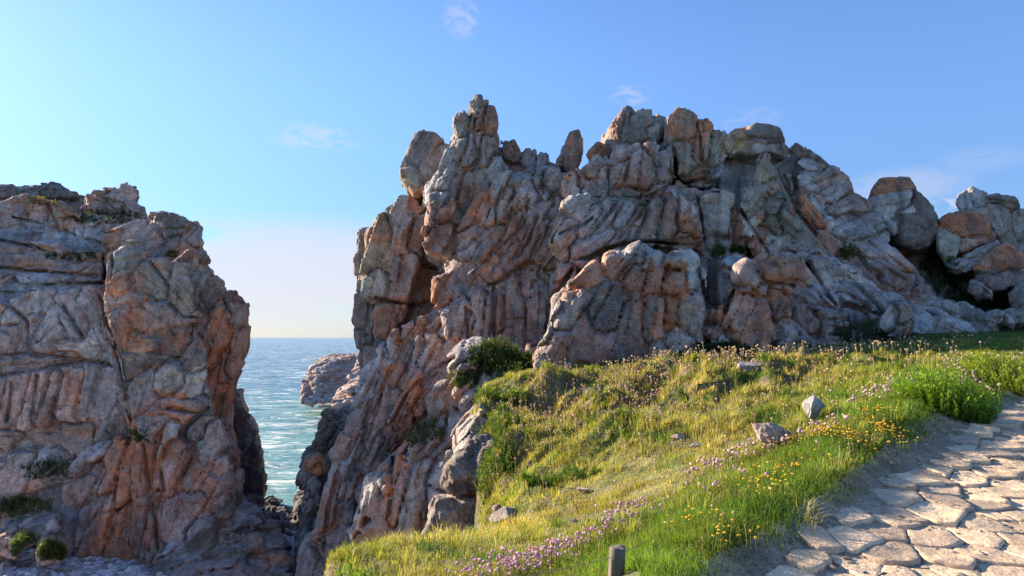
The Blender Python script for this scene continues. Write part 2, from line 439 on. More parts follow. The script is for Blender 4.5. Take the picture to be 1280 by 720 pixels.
# ================================================================== THE GREAT OUTCROP
OUT = [
 # left nose: back column, front slab, orange foot
 ([(445,310),(450,280),(462,275),(476,262),(500,255),(520,262),(535,330),(528,400),(500,450),(480,480),(452,470),(446,425),(443,400),(448,355)], 32.0, dict(T=6, r=.5, b=.03)),
 ([(453,330),(458,300),(470,272),(482,258),(500,247),(516,243),(531,262),(530,300),(519,345),(512,378),(505,382),(475,375),(455,368)], 29.6, dict(T=4, r=.35, b=.10)),
 ([(469,372),(500,381),(512,392),(505,420),(492,450),(470,450)], 29.9, dict(T=3, r=.2, b=.05)),
 # neck under the balanced boulder, and dark chimney back wall
 ([(505,250),(518,238),(530,236),(548,250),(556,330),(548,420),(500,440),(515,380),(528,320)], 31.5, dict(T=5, r=.3)),
 # pinnacle
 ([(590,128),(597,122),(603,126),(609,125),(613,135),(618,143),(619,160),(620,178),(624,195),(640,240),(640,420),(585,430),(566,350),(545,318),(532,296),(529,270),(537,250),(532,240),(541,215),(552,196),(560,172),(565,152),(573,145),(579,148),(585,133)], 27.6, dict(T=3.5, r=.3, b=.13)),
 ([(536,238),(545,222),(570,222),(572,250),(560,290),(549,318),(540,312),(529,290),(530,262)], 26.6, dict(T=3, r=.3, b=.1)),
 # ridge right of the pinnacle
 ([(618,192),(624,178),(630,177),(637,181),(642,178),(650,184),(662,189),(672,191),(682,190),(689,195),(690,203),(705,202),(725,215),(730,320),(615,320)], 29.0, dict(T=3, r=.15, b=.1)),
 ([(560,330),(575,280),(600,235),(640,212),(690,205),(725,215),(745,240),(745,330),(705,370),(685,400),(675,470),(600,480),(590,440),(560,420),(548,385),(545,345)], 26.0, dict(T=7, r=.5, b=.24)),
 # upper left block of the summit
 ([(733,208),(740,190),(748,172),(755,171),(757,158),(757,143),(763,140),(769,150),(776,142),(781,134),(788,130),(800,134),(808,132),(816,146),(827,156),(830,190),(826,262),(740,264),(725,250)], 27.2, dict(T=4, r=.2, b=.10)),
 # upper right block of the summit
 ([(829,158),(833,147),(843,144),(850,136),(861,136),(870,146),(884,150),(896,160),(905,168),(910,182),(909,205),(904,222),(886,233),(862,229),(850,224),(843,205),(832,186)], 26.2, dict(T=4, r=.3, b=.05)),
 ([(796,150),(838,147),(900,180),(920,240),(880,260),(820,250)], 28.5, dict(T=3, r=.2)),
 # shelf of blocks under the summit
 ([(705,245),(704,225),(718,212),(735,208),(768,182),(800,176),(845,185),(848,226),(860,236),(905,232),(928,250),(930,330),(880,350),(760,355),(700,330)], 25.4, dict(T=7, r=.4, b=.18)),
 ([(690,300),(700,262),(722,245),(765,250),(815,248),(850,240),(885,245),(890,300),(885,325),(855,312),(830,306),(795,302),(765,308),(735,322),(712,342),(690,345)], 24.3, dict(T=5, r=.4, b=.12)),
 ([(880,245),(900,240),(925,246),(935,300),(930,325),(885,325),(878,300)], 24.8, dict(T=4, r=.3, b=.12)),
 # the great bulging slab
 ([(672,480),(667,442),(684,405),(698,368),(732,338),(764,318),(792,307),(806,303),(818,309),(840,318),(864,314),(878,330),(884,356),(890,380),(897,402),(893,420),(876,438),(850,520),(740,540)], 21.6, dict(T=7, r=.7, b=.42)),
 ([(800,480),(803,400),(812,340),(835,318),(862,313),(872,322),(876,350),(884,378),(884,402),(876,430),(868,500)], 21.35, dict(T=4, r=.5, b=.40)),
 # recess between
 ([(870,330),(900,310),(930,315),(920,400),(910,470),(868,480),(880,400)], 22.8, dict(T=4, r=.3, b=.2)),
 # orange block
 ([(896,402),(905,385),(917,355),(923,336),(933,331),(950,328),(992,329),(994,400),(998,450),(900,460),(890,420)], 20.9, dict(T=5, r=.3, b=.25)),
 ([(890,322),(905,318),(930,322),(960,320),(1000,318),(1020,345),(1045,370),(1062,392),(1070,460),(985,470),(900,420)], 21.9, dict(T=5, r=.5, b=.5)),
 # upper right slabs
 ([(896,215),(904,180),(915,168),(935,180),(985,185),(1000,210),(1015,240),(1040,290),(1072,330),(1040,372),(1010,345),(940,335),(915,300)], 26.8, dict(T=9, r=.3, b=.2)),  # unseen back made deeper to throw shade on the right heap
 ([(932,232),(947,212),(958,196),(966,198),(976,218),(984,244),(996,268),(1012,295),(1020,325),(990,328),(945,320),(930,300),(926,262)], 24.6, dict(T=4, r=.3, b=.2)),
 ([(965,215),(985,222),(1015,262),(1042,300),(1060,335),(1066,365),(1020,350),(1000,310),(975,250)], 25.2, dict(T=4, r=.25, b=.25)),
 # lower right running slope
 ([(1010,330),(1035,312),(1080,296),(1100,297),(1125,318),(1150,342),(1185,372),(1225,392),(1238,402),(1230,450),(1000,460)], 24.3, dict(T=9, r=.5, b=.75)),
 ([(985,470),(1000,360),(1015,320),(1040,314),(1052,330),(1078,336),(1100,365),(1122,392),(1128,450)], 22.3, dict(T=5, r=.4, b=.6)),
 ([(1115,460),(1120,395),(1150,370),(1180,372),(1215,388),(1236,403),(1236,440)], 23.3, dict(T=4, r=.3, b=.9)),
 # buttress plunging to the beach
 ([(470,445),(492,418),(515,405),(545,385),(590,378),(610,440),(590,470),(560,500),(520,540),(480,590),(440,640),(425,760),(370,760),(378,690),(392,640),(405,590),(428,545),(446,500),(450,465)], 26.8, dict(T=6, r=.5, b=.22, a=.08)),
 ([(585,378),(597,364),(608,362),(615,372),(690,370),(690,480),(600,500),(582,440)], 25.2, dict(T=5, r=.3, b=.2)),
 ([(520,420),(620,400),(690,400),(700,540),(600,620),(560,760),(430,760),(450,640),(490,560)], 25.6, dict(T=5, r=.4, b=.4)),
 ([(594,492),(603,500),(608,560),(600,620),(597,760),(435,760),(442,655),(458,610),(486,590),(494,568),(532,548),(570,520),(585,498)], 22.4, dict(T=6, r=.5, b=.45)),
 ([(597,560),(600,610),(596,760),(530,760),(532,600),(545,585),(560,575)], 21.5, dict(T=4, r=.3, b=.18)),
 ([(538,500),(548,486),(572,478),(590,470),(590,500),(562,520),(542,540),(534,560)], 23.6, dict(T=3, r=.2, b=.2)),
 # green hollow under the wall
 ([(560,450),(585,425),(640,420),(690,440),(700,560),(600,560),(565,500)], 22.6, dict(T=5, r=.8, b=.7)),
 ([(690,345),(760,322),(880,318),(1000,322),(1060,360),(1100,400),(1110,460),(700,490),(672,440)], 24.6, dict(T=5, r=.4, b=.3)),
 ([(548,640),(556,606),(568,584),(582,566),(596,550),(606,536),(616,566),(624,600),(630,640),(618,672),(600,900),(520,900),(530,700)], 13.9, dict(T=7, r=.4, b=.30, a=.55)),  # brink rock: face slanted away from the sun to keep it shaded
 # rock at the brink under the flowery mound, and the bank in the gully behind the leaning boulder
 ([(1090,310),(1130,300),(1175,296),(1230,300),(1270,290),(1350,290),(1350,430),(1090,430)], 28.6, dict(T=5, r=.6, b=.6)),
]
OUTS = [ (590,580,80,70,70,0,'D'),(575,640,90,80,80,0,'D'),(612,630,60,50,80,0,'R'),  # brink rock: dark tones stand in for shade on its sunlit facets
 # nose
 (500,285,70,40,75,.05,'B'),(480,310,70,38,70,.0,'L'),(472,345,50,30,80,.0,'L'),(500,345,60,26,80,-.05,'M'),(518,290,50,22,80,.05,'R'),(487,400,50,26,80,-.02,'O'),(503,392,30,20,60,.0,'O'),
 (455,400,80,18,88,0,'D'),(452,310,50,16,85,0,'D'),(452,440,50,20,88,0,'D'),
 # pinnacle
 (597,145,45,18,75,.05,'D'),(612,150,40,12,85,.05,'R'),(575,165,50,16,65,.0,'G'),(565,195,60,22,68,.05,'G'),(590,185,60,22,75,.0,'R'),(608,190,46,18,85,.12,'D'),(605,225,40,30,80,.0,'G'),(578,235,60,28,70,-.03,'L'),(558,225,34,16,60,.08,'B'),
 (548,247,34,20,45,.10,'B'),(540,230,30,16,60,.1,'B'),(538,265,30,18,80,.12,'R'),(560,262,42,22,50,.08,'R'),(552,290,40,22,60,-.05,'R'),(572,262,40,14,80,.1,'M'),(530,275,40,10,80,.1,'Y'),
 (620,230,60,24,75,.0,'G'),(615,215,40,30,50,.1,'B'),(635,215,30,30,60,-.05,'O'),(600,262,60,26,70,-.1,'O'),(590,290,60,26,70,-.05,'R'),(580,320,60,24,60,.0,'R'),(610,305,60,26,65,.05,'R'),(565,345,60,24,60,.05,'O'),
 (640,190,30,20,70,0,'G'),(662,196,24,16,80,0,'B'),(680,197,24,16,80,.05,'B'),(655,215,40,22,70,-.05,'D'),(675,222,44,18,75,0,'D'),(690,215,40,20,60,.05,'G'),
 # wall, slanted fabric
 (622,262,60,22,62,.08,'P'),(640,290,70,22,65,.05,'R'),(650,250,44,20,60,.05,'M'),(664,245,36,16,65,.1,'B'),(655,275,50,18,70,.0,'R'),(635,325,56,24,62,.05,'R'),(610,335,44,26,50,-.05,'O'),(660,310,60,26,62,.06,'R'),(680,300,60,22,65,-.02,'R'),
 (676,262,40,20,50,.05,'M'),(695,285,50,24,60,0,'Y'),(690,330,50,26,55,.0,'Y'),(660,350,56,34,75,-.1,'R'),(640,385,90,34,88,-.18,'M'),(672,385,80,30,88,-.12,'P'),(655,430,60,50,88,-.15,'R'),(598,392,60,16,80,.12,'P'),(612,390,60,14,84,.05,'M'),(625,385,60,16,86,-.02,'R'),
 (690,355,46,20,60,.05,'D'),(684,385,50,22,80,.08,'D'),
 # summit left
 (763,158,40,10,82,.05,'R'),(745,190,36,22,60,.05,'O'),(740,210,30,24,60,.0,'P'),(780,150,44,22,72,.0,'R'),(798,155,44,28,80,.05,'L'),(812,175,40,24,85,.05,'L'),(780,190,50,30,75,-.05,'M'),(820,200,24,18,85,.0,'L'),
 (712,225,30,26,80,.05,'L'),(725,222,24,14,85,.08,'L'),(735,235,30,16,85,.05,'G'),(756,225,40,16,85,.02,'G'),(775,215,60,34,70,.05,'R'),(800,215,60,44,80,.08,'R'),(818,192,34,18,85,.05,'G'),(832,210,50,24,85,.18,'B'),(848,205,20,20,85,-.2,'D'),(785,238,50,26,0,-.02,'G'),(820,235,50,24,20,.02,'R'),
 # summit right
 (855,160,50,40,80,.0,'L'),(850,195,60,36,80,.05,'L'),(880,175,60,30,80,.0,'R'),(898,185,50,24,70,.05,'L'),(870,220,44,16,12,-.05,'R'),(900,205,30,16,70,.0,'G'),
 (905,215,40,30,70,-.1,'B'),(925,222,60,40,80,-.1,'B'),
 # shelf
 (850,237,44,16,5,.05,'B'),(880,232,40,18,5,.0,'B'),(722,255,40,40,60,.12,'B'),(700,262,30,26,60,.05,'M'),(705,290,50,34,50,.05,'P'),(735,275,50,22,55,.02,'B'),(760,270,60,26,60,.05,'B'),(785,265,50,26,60,-.02,'B'),(745,300,60,24,35,.06,'M'),(790,285,70,24,55,.05,'M'),
 (815,275,60,24,75,.06,'G'),(838,275,60,22,82,.02,'R'),(858,262,40,24,80,.05,'B'),(866,285,24,26,80,.12,'O'),(852,300,30,20,20,0,'R'),(895,270,60,36,82,.08,'W'),(895,305,40,34,70,.0,'M'),(920,285,50,20,80,-.05,'R'),(930,310,30,24,80,-.1,'R'),
 (870,245,20,24,80,-.05,'B'),
 # bulging slab
 (690,400,70,26,65,.05,'D'),(715,380,90,36,55,.0,'M'),(735,345,60,40,45,.0,'B'),(770,330,50,40,45,.05,'B'),(800,312,36,30,60,.08,'B'),(815,325,40,26,70,.0,'B'),(760,390,90,50,60,-.05,'D'),(700,440,60,40,60,.0,'R'),(740,430,70,60,60,0,'R'),(785,410,80,40,75,-.03,'D'),(795,355,50,30,60,.05,'R'),
 (855,325,30,36,80,.05,'W'),(843,352,40,34,80,.08,'O'),(820,350,50,24,80,.05,'O'),(820,395,60,34,82,.05,'O'),(840,395,50,24,82,.03,'Y'),(865,390,60,34,82,.0,'M'),(866,355,44,22,70,.03,'B'),(850,425,50,40,82,0,'M'),(880,350,34,18,60,.1,'W'),
 (893,345,60,24,88,-.3,'D'),(905,325,30,26,70,.0,'B'),(892,412,30,22,40,0,'P'),
 # orange block
 (940,345,40,40,60,.03,'P'),(935,362,50,20,0,-.02,'W'),(970,338,50,26,15,.04,'Y'),(940,395,60,70,60,.0,'O'),(975,385,50,34,60,.03,'O'),(988,378,44,20,70,.08,'R'),(985,415,40,30,80,-.1,'R'),
 # upper right
 (950,190,50,30,10,-.1,'G'),(965,215,50,26,60,.03,'L'),(950,245,70,28,50,.0,'L'),(985,235,60,20,-65,.08,'L'),(968,270,30,60,0,.03,'L'),(935,275,50,24,75,.06,'W'),(945,265,20,30,60,.12,'O'),(955,300,50,30,40,.02,'R'),(975,310,40,30,30,0,'W'),(1000,290,80,24,-50,.05,'L'),(1012,262,60,28,-55,.0,'O'),(1000,225,60,28,-60,-.02,'B'),(990,262,30,20,0,.12,'R'),
 (1022,290,60,24,-50,.04,'L'),(1040,320,50,24,-50,0,'B'),(985,318,40,20,-30,-.05,'R'),(1012,318,34,20,-20,.04,'B'),
 # lower right
 (1000,345,50,30,-50,.05,'W'),(1035,335,50,46,20,.06,'W'),(1010,365,50,30,-60,.0,'B'),(1040,370,50,30,-60,.0,'B'),(1035,392,50,20,0,.05,'R'),(1015,405,60,34,80,0,'M'),(1045,410,40,24,0,.03,'R'),(1070,365,70,26,-50,.05,'W'),(1090,390,70,22,-50,.0,'W'),(1075,395,40,30,0,-.1,'D'),
 (1110,315,60,44,-45,.08,'B'),(1125,345,60,30,-45,.0,'W'),(1150,360,40,26,10,.06,'W'),(1158,372,30,20,60,.1,'W'),(1140,395,60,30,-20,.05,'B'),(1180,390,70,24,-35,.0,'W'),(1205,398,50,20,-35,.03,'W'),(1085,335,40,20,-50,-.1,'D'),
 # buttress
 (462,470,80,22,62,.05,'B'),(480,460,90,20,64,.0,'O'),(500,430,70,18,58,.08,'P'),(515,415,60,16,55,.0,'O'),(495,470,90,18,66,.1,'R'),(515,455,70,22,66,.12,'P'),(530,440,50,26,60,.05,'B'),(540,455,80,22,62,.08,'M'),(553,430,60,18,68,.1,'W'),(568,405,50,20,75,.12,'P'),(545,400,34,14,50,0,'R'),(575,440,60,22,66,.06,'B'),(585,415,50,14,70,.0,'O'),
 (510,500,80,26,62,.05,'O'),(540,490,70,24,55,-.06,'R'),(565,470,50,22,50,-.1,'D'),(470,520,90,26,66,.0,'P'),(450,530,90,22,68,.05,'M'),(440,580,100,26,74,.0,'G'),(460,590,90,20,72,.08,'G'),(432,620,90,20,78,.05,'O'),(425,670,90,26,80,.0,'M'),(475,570,80,24,62,.0,'R'),(500,560,80,26,50,.0,'O'),(490,545,70,20,62,-.05,'O'),
 (480,615,90,26,70,.05,'O'),(500,610,90,24,74,.0,'M'),(445,650,80,20,78,.1,'W'),(470,650,70,34,80,0,'M'),(515,570,50,26,60,.05,'G'),(535,560,60,26,40,.08,'B'),(560,550,60,24,35,.1,'B'),(520,620,100,36,80,.04,'G'),(545,610,60,30,60,.0,'B'),(570,560,50,24,50,.05,'D'),(575,610,50,50,60,.08,'M'),(560,640,70,30,84,.05,'M'),(580,650,70,36,84,0,'R'),(590,560,40,40,70,.0,'R'),(590,520,40,30,50,.08,'P'),
 (545,500,50,16,50,.08,'M'),(575,485,40,20,40,.06,'R'),(530,640,60,24,84,-.03,'R'),
]
OCR = [[(570,355),(592,342),(610,325),(627,307),(640,295),(652,285)],[(610,357),(627,352),(640,340),(650,335),(670,339),(695,336),(715,325),(737,320),(757,311),(775,305),(812,302),(860,306),(876,308)],
 [(742,247),(805,247),(817,242),(840,230)],[(840,182),(845,202),(844,220),(855,229),(875,227),(890,212),(907,202)],[(830,145),(832,180)],[(762,182),(761,247)],[(872,157),(877,202)],[(872,245),(880,300),(876,318)],
 [(925,225),(917,280),(915,315)],[(815,245),(800,270),(775,297)],[(775,250),(750,280),(737,295)],[(700,292),(730,280),(741,272)],[(965,200),(982,230),(992,260),(1020,292)],[(985,187),(1005,207),(1025,242),(1042,270),(1055,300),(1065,310),(1085,335)],
 [(872,337),(885,390),(880,415)],[(945,332),(956,352),(992,357)],[(917,362),(900,405),(907,422)],[(567,447),(535,467),(510,492),(492,525),(477,545)],[(500,550),(467,575),(455,595)],[(492,572),(489,605),(486,645)],[(545,570),(532,602),(535,665)],
 [(532,605),(572,622),(600,615)],[(427,577),(410,640),(405,685)],[(470,372),(492,376),(510,380)],[(452,320),(467,377),(468,435)],[(595,150),(592,175),(600,197),(580,217),(570,250)],[(555,185),(545,210),(535,227)],[(632,237),(620,260),(620,285)],[(660,250),(655,285)],
 [(617,357),(618,420)],[(583,385),(585,420)],[(707,357),(685,382),(682,415),(666,435)],[(1010,330),(1030,360),(1050,390)],[(1060,345),(1085,370),(1110,398)],[(480,440),(470,480),(455,530)],[(500,425),(480,480),(462,540),(440,600)],[(640,262),(632,290),(612,320)],[(672,270),(662,300),(650,318)],[(715,335),(700,360)],[(925,262),(950,300),(962,318)],[(795,320),(770,350),(740,400)]]
outcrop, OM = make_rock(OUT, OUTS, HR, 'granite_outcrop', ROCK, seed=11, cracks=[(c,) for c in OCR], fill=2.0, l2=0.95, l3=0.38, sea=-10)
tag(outcrop, 'huge jagged grey and rust granite outcrop with a tall pinnacle, rising behind the flowery slope', 'rock outcrop')

# ------------------------------------------------------------------ LEFT SEA CLIFF
LC = [
 ([(-90,225),(-20,228),(0,231),(22,235),(40,231),(55,228),(74,232),(88,240),(103,243),(120,246),(150,262),(185,272),(200,300),(-90,330)], 42, dict(T=8, r=.4, b=.2)),
 ([(104,258),(108,244),(118,237),(128,238),(130,231),(138,232),(150,236),(155,229),(165,227),(170,236),(167,256),(181,259),(184,272),(175,285),(110,280)], 39.5, dict(T=3, r=.3)),
 ([(186,272),(190,264),(196,272),(204,265),(214,270),(222,273),(238,275),(250,282),(250,300),(190,300)], 36.5, dict(T=3, r=.2)),
 ([(-90,262),(0,245),(50,246),(68,253),(88,262),(130,275),(200,285),(243,276),(251,284),(249,300),(262,330),(275,350),(290,520),(-90,520)], 37.0, dict(T=9, r=.4, b=.35)),
 ([(120,300),(185,270),(207,268),(243,277),(251,286),(248,302),(258,322),(274,342),(276,362),(292,376),(290,420),(150,420)], 34.5, dict(T=6, r=.3, b=.25)),
 ([(-90,310),(0,300),(60,305),(130,318),(140,420),(-90,430)], 34.6, dict(T=7, r=.5, b=.4)),
 ([(-90,350),(0,345),(70,335),(130,330),(140,470),(-90,470)], 33.0, dict(T=7, r=.5, b=.35)),
 ([(-90,392),(0,372),(30,368),(70,366),(120,358),(150,372),(170,470),(180,560),(160,760),(-90,760)], 31.2, dict(T=8, r=.5, b=.16)),
 ([(-90,475),(0,472),(60,462),(140,455),(165,500),(160,760),(-90,760)], 30.6, dict(T=7, r=.3, b=.06)),
 ([(132,332),(136,318),(150,308),(165,306),(188,318),(212,322),(232,330),(240,380),(262,430),(268,500),(285,560),(292,640),(290,760),(150,760),(170,640),(165,560),(148,470),(134,400)], 29.0, dict(T=8, r=.5, b=.16)),
 ([(215,330),(238,318),(252,345),(276,352),(278,366),(298,372),(308,380),(309,400),(306,440),(298,462),(290,480),(288,540),(300,590),(300,760),(210,760)], 30.6, dict(T=7, r=.4, b=.10)),
 ([(196,560),(230,500),(262,520),(275,560),(285,640),(290,760),(190,760)], 28.2, dict(T=4, r=.3, b=.15)),
 ([(72,620),(98,575),(125,560),(150,552),(172,560),(184,600),(190,640),(196,690),(196,760),(60,760)], 28.9, dict(T=5, r=.35, b=.10)),
 ([(280,490),(296,500),(304,520),(316,540),(322,570),(328,605),(330,640),(326,760),(270,760)], 33.5, dict(T=6, r=.3, b=.05)),
]
LCS = [
 (20,240,60,18,0,.1,'D'),(70,238,40,20,0,.1,'D'),(40,262,80,40,20,.1,'P'),(60,262,30,30,60,.1,'P'),(90,285,60,26,10,.1,'B'),(110,285,40,24,-10,.05,'P'),(150,290,40,26,10,.05,'P'),(180,300,40,24,0,.05,'P'),(20,290,60,24,0,.15,'B'),(70,310,60,24,-10,.1,'P'),(110,315,50,22,0,.1,'P'),
 (220,285,40,26,0,.05,'D'),(240,290,26,22,60,.05,'Y'),(215,315,40,34,40,0,'D'),(235,330,40,24,60,0,'R'),(265,360,30,24,60,.05,'D'),(245,350,50,24,70,0,'L'),
 (20,320,80,22,0,.1,'P'),(50,345,60,34,10,.15,'B'),(85,338,40,34,60,.12,'P'),(110,345,44,34,30,.12,'R'),(20,360,60,30,0,.0,'B'),
 (40,385,60,30,40,.05,'B'),(60,400,60,26,60,.05,'B'),(90,390,70,34,-50,.1,'B'),(110,400,70,24,-60,.0,'B'),(128,395,60,16,-80,.12,'P'),(20,420,70,30,60,.05,'P'),(35,420,60,22,70,.0,'B'),(60,430,50,30,40,.05,'P'),(95,432,70,20,-10,.1,'W'),(15,455,70,24,5,.0,'M'),(60,452,60,20,5,.05,'O'),
 (15,500,70,30,80,.0,'P'),(38,500,80,30,75,.05,'P'),(60,500,70,26,75,.0,'R'),(85,490,60,36,80,.05,'P'),(110,490,60,24,80,.05,'B'),(130,480,50,24,60,.0,'B'),(20,545,80,24,0,.0,'M'),(60,545,80,24,0,.0,'M'),(20,600,60,40,40,0,'B'),(50,590,50,40,20,.05,'B'),(30,640,70,40,10,.05,'P'),
 (110,570,50,24,60,.06,'P'),(130,600,100,24,76,.05,'O'),(150,610,120,20,80,.03,'O'),(172,620,120,30,84,.08,'O'),(100,630,90,34,70,.0,'R'),(85,660,80,36,60,.0,'P'),(120,660,80,34,82,0,'R'),(150,670,70,40,88,0,'O'),
 (160,325,50,40,10,.08,'L'),(150,350,50,30,60,.0,'P'),(185,350,60,40,-40,.03,'L'),(165,375,50,24,0,.05,'O'),(150,400,60,24,80,.03,'R'),(195,400,70,44,-30,.02,'P'),(225,370,60,30,-60,.05,'L'),(215,420,60,40,-40,.0,'D'),(185,425,50,20,0,.05,'Y'),(180,455,50,20,0,.05,'D'),(205,470,50,40,20,.12,'L'),(185,480,50,30,80,.0,'M'),(238,482,40,24,80,.1,'W'),(240,440,50,40,60,.0,'D'),(225,510,70,24,5,.15,'O'),
 (290,390,50,30,80,.0,'D'),(275,420,80,30,75,.05,'O'),(290,440,60,20,75,.0,'R'),(270,480,90,26,82,-.08,'O'),(255,520,60,20,80,-.2,'D'),(278,530,80,26,82,.0,'O'),(260,560,60,30,82,0,'M'),
 (195,530,40,26,60,.08,'B'),(205,550,50,18,80,.15,'W'),(190,580,80,14,84,.1,'O'),(215,590,60,40,70,.08,'O'),(192,650,80,18,86,.05,'R'),(240,600,60,44,60,.02,'R'),(225,640,70,44,70,0,'P'),(270,600,50,40,60,.05,'P'),(275,640,50,40,50,.08,'D'),(300,620,40,30,50,0,'P'),(255,660,60,40,40,0,'D'),
 (300,540,50,30,60,0,'K'),(315,600,60,30,60,0,'K'),
]
LCR = [[(180,555),(185,590),(190,627),(195,665),(197,687)],[(125,370),(132,400),(142,422),(152,452),(157,482),(160,510),(170,545)],[(130,307),(130,350)],[(0,445),(37,441),(100,450),(140,457)],[(0,471),(60,460),(105,452)],[(15,385),(35,402),(40,440)],[(15,477),(10,525)],[(47,470),(40,525)],
 [(0,562),(40,564),(85,562)],[(32,360),(72,355),(127,354)],[(0,300),(45,310),(75,320)],[(15,270),(70,285),(135,307)],[(245,410),(262,437),(265,470),(270,520)],[(210,510),(270,520)],[(185,322),(212,360)],[(147,595),(136,655)],[(115,615),(110,660)],[(95,567),(62,595)],[(200,575),(205,615)],[(80,382),(105,422)],[(0,335),(60,340),(120,345)],[(60,255),(75,290)]]
cliff, LM = make_rock(LC, LCS, HR, 'sea_cliff', ROCK, seed=23, cracks=[(c,) for c in LCR], fill=2.2, l2=1.0, l3=0.4, defcol='P', defang=15, sea=-10)
tag(cliff, 'tall purple and rust granite sea cliff left of the narrow channel, rising in terraces', 'cliff')

# ------------------------------------------------------------------ separate boulders
def boulder(name, parts, seeds, label, h=.06, seed=5, fill=1.6, col='G', ang=60, cat='boulder', group=None, amp=.6, sc=.8, **kw):
    o, m = make_rock(parts, seeds, h, name, ROCK, seed=seed, fill=fill, l2=.7, l3=.3, defcol=col, defang=ang, amp=amp, sc=sc, **kw)
    tag(o, label, cat, group); return o
boulder('boulder', [([(500,208),(506,190),(513,178),(519,164),(530,161),(543,165),(552,172),(559,182),(556,200),(545,222),(538,238),(518,240),(508,228),(502,218)], 29.4, dict(T=2.6, r=.35, b=.05))],
        [(530,190,60,40,60,0,'D'),(515,215,40,30,70,.02,'L'),(545,190,40,26,60,.02,'P')], 'rounded angular boulder perched left of the tall pinnacle above the sea', seed=31)
boulder('standing_rock', [([(706,204),(707,186),(709,172),(714,165),(719,165),(723,163),(727,172),(727,190),(722,204),(718,212),(709,212)], 27.6, dict(T=1.2, r=.15, b=.05)), ([(697,206),(697,192),(701,183),(706,184),(708,206)], 27.9, dict(T=1.0, r=.15))],
        [(716,185,50,14,85,0,'R')], 'slim upright blade of rock standing alone on the ridge between pinnacle and summit', seed=32, fill=1.4, amp=.4, cat='standing rock')
boulder('boulder', [([(906,172),(922,160),(938,156),(948,154),(962,155),(974,159),(979,172),(986,192),(960,186),(935,190),(912,186)], 26.2, dict(T=3, r=.35, b=.2)), ([(906,176),(915,164),(930,160),(936,170),(925,185),(912,190)], 25.9, dict(T=2, r=.3, b=.2))],
        [(925,168,40,24,20,0,'Y'),(955,166,60,22,5,.02,'D'),(950,180,60,18,5,0,'G')], 'flat topped brown cap boulder lying right of the highest blocks, its left tip sunlit', seed=33, ang=5)
boulder('rock_ridge', [([(986,188),(990,178),(999,177),(1010,186),(1022,196),(1034,206),(1047,212),(1060,224),(1068,238),(1084,250),(1094,265),(1108,285),(1112,296),(1100,310),(1068,312),(1056,330),(1040,310),(1030,290),(1015,268),(1005,245),(990,212)], 25.8, dict(T=9, r=.35, b=.15))],  # depth behind the ridge extended to block sun from the heap
        [(1000,190,34,26,-40,.0,'D'),(1015,205,44,26,-30,.03,'B'),(1030,225,60,34,20,.0,'B'),(1050,235,50,34,40,.05,'B'),(1022,250,40,24,-50,0,'B'),(1064,255,60,34,25,.04,'G'),(1045,275,60,22,25,.0,'B'),(1082,285,70,30,22,.06,'B'),(1062,302,50,14,5,0,'W'),(1100,300,40,20,40,.0,'G')],
        'long dark grey ridge of stacked slabs falling to the right beneath the cap boulder', seed=34, fill=1.8, cat='rock ridge', amp=.8)
boulder('boulder', [([(1087,246),(1093,232),(1100,223),(1112,221),(1136,222),(1144,232),(1150,242),(1164,258),(1172,272),(1172,292),(1160,306),(1140,309),(1124,300),(1110,286),(1098,270),(1090,262)], 26.6, dict(T=4, r=.7, b=.1))],
        [(1115,230,60,22,10,.03,'D'),(1115,256,60,30,10,0,'B'),(1145,268,50,40,40,.03,'D'),(1120,275,40,24,30,0,'B')], 'large boulder with a dark brown cap leaning against the stacked slab ridge', seed=35)
RG = 'boulders heaped at the right end'
boulder('boulder', [([(1172,292),(1174,275),(1186,266),(1205,263),(1224,266),(1236,276),(1243,292),(1238,303),(1218,314),(1196,326),(1184,326),(1174,312)], 26.4, dict(T=4, r=.7, b=.15))],
        [(1210,280,60,34,10,0,'O'),(1185,300,40,30,60,0,'L')], 'rounded boulder with a rust orange face, largest of the heap at the right edge', seed=36, group=RG)
boulder('boulder', [([(1182,328),(1200,322),(1216,316),(1236,303),(1246,297),(1251,305),(1240,322),(1220,333),(1196,338)], 25.8, dict(T=3, r=.3, b=.2))],
        [], 'long low slab wedged directly beneath the rust faced boulder of the heap', seed=37, group=RG, fill=1.5, ang=30)
boulder('boulder', [([(1197,254),(1199,244),(1209,238),(1216,234),(1225,240),(1238,240),(1255,245),(1268,247),(1272,256),(1262,262),(1262,285),(1248,292),(1238,280),(1224,268),(1205,264)], 28.2, dict(T=4, r=.3, b=.15))],
        [(1208,250,26,24,60,0,'B'),(1224,246,26,24,60,.04,'B'),(1250,250,40,16,-10,0,'D'),(1240,268,40,26,20,.03,'G')], 'topmost craggy boulder of the heap at the right edge, split by cracks', seed=38, group=RG)
boulder('boulder', [([(1248,285),(1262,262),(1275,258),(1300,256),(1345,270),(1350,345),(1300,345),(1262,318),(1250,302)], 28.8, dict(T=4, r=.6, b=.15))],
        [], 'grey boulder cut by the right edge of the photo, behind the heap', seed=39, group=RG)
boulder('boulder', [([(1218,338),(1232,322),(1244,310),(1254,304),(1270,310),(1282,322),(1300,335),(1300,360),(1268,362),(1240,360),(1224,350)], 25.4, dict(T=3, r=.5, b=.25))],
        [(1255,325,50,34,30,0,'O'),(1250,350,50,24,30,0,'M')], 'pink orange boulder at the foot of the heap beside the right edge', seed=40, group=RG)
boulder('boulder', [([(1216,350),(1226,350),(1238,362),(1238,372),(1224,374),(1214,362)], 24.8, dict(T=1.6, r=.3))],
        [], 'small rounded grey stone tucked below the pink orange boulder', seed=41, group=RG, fill=1.2)
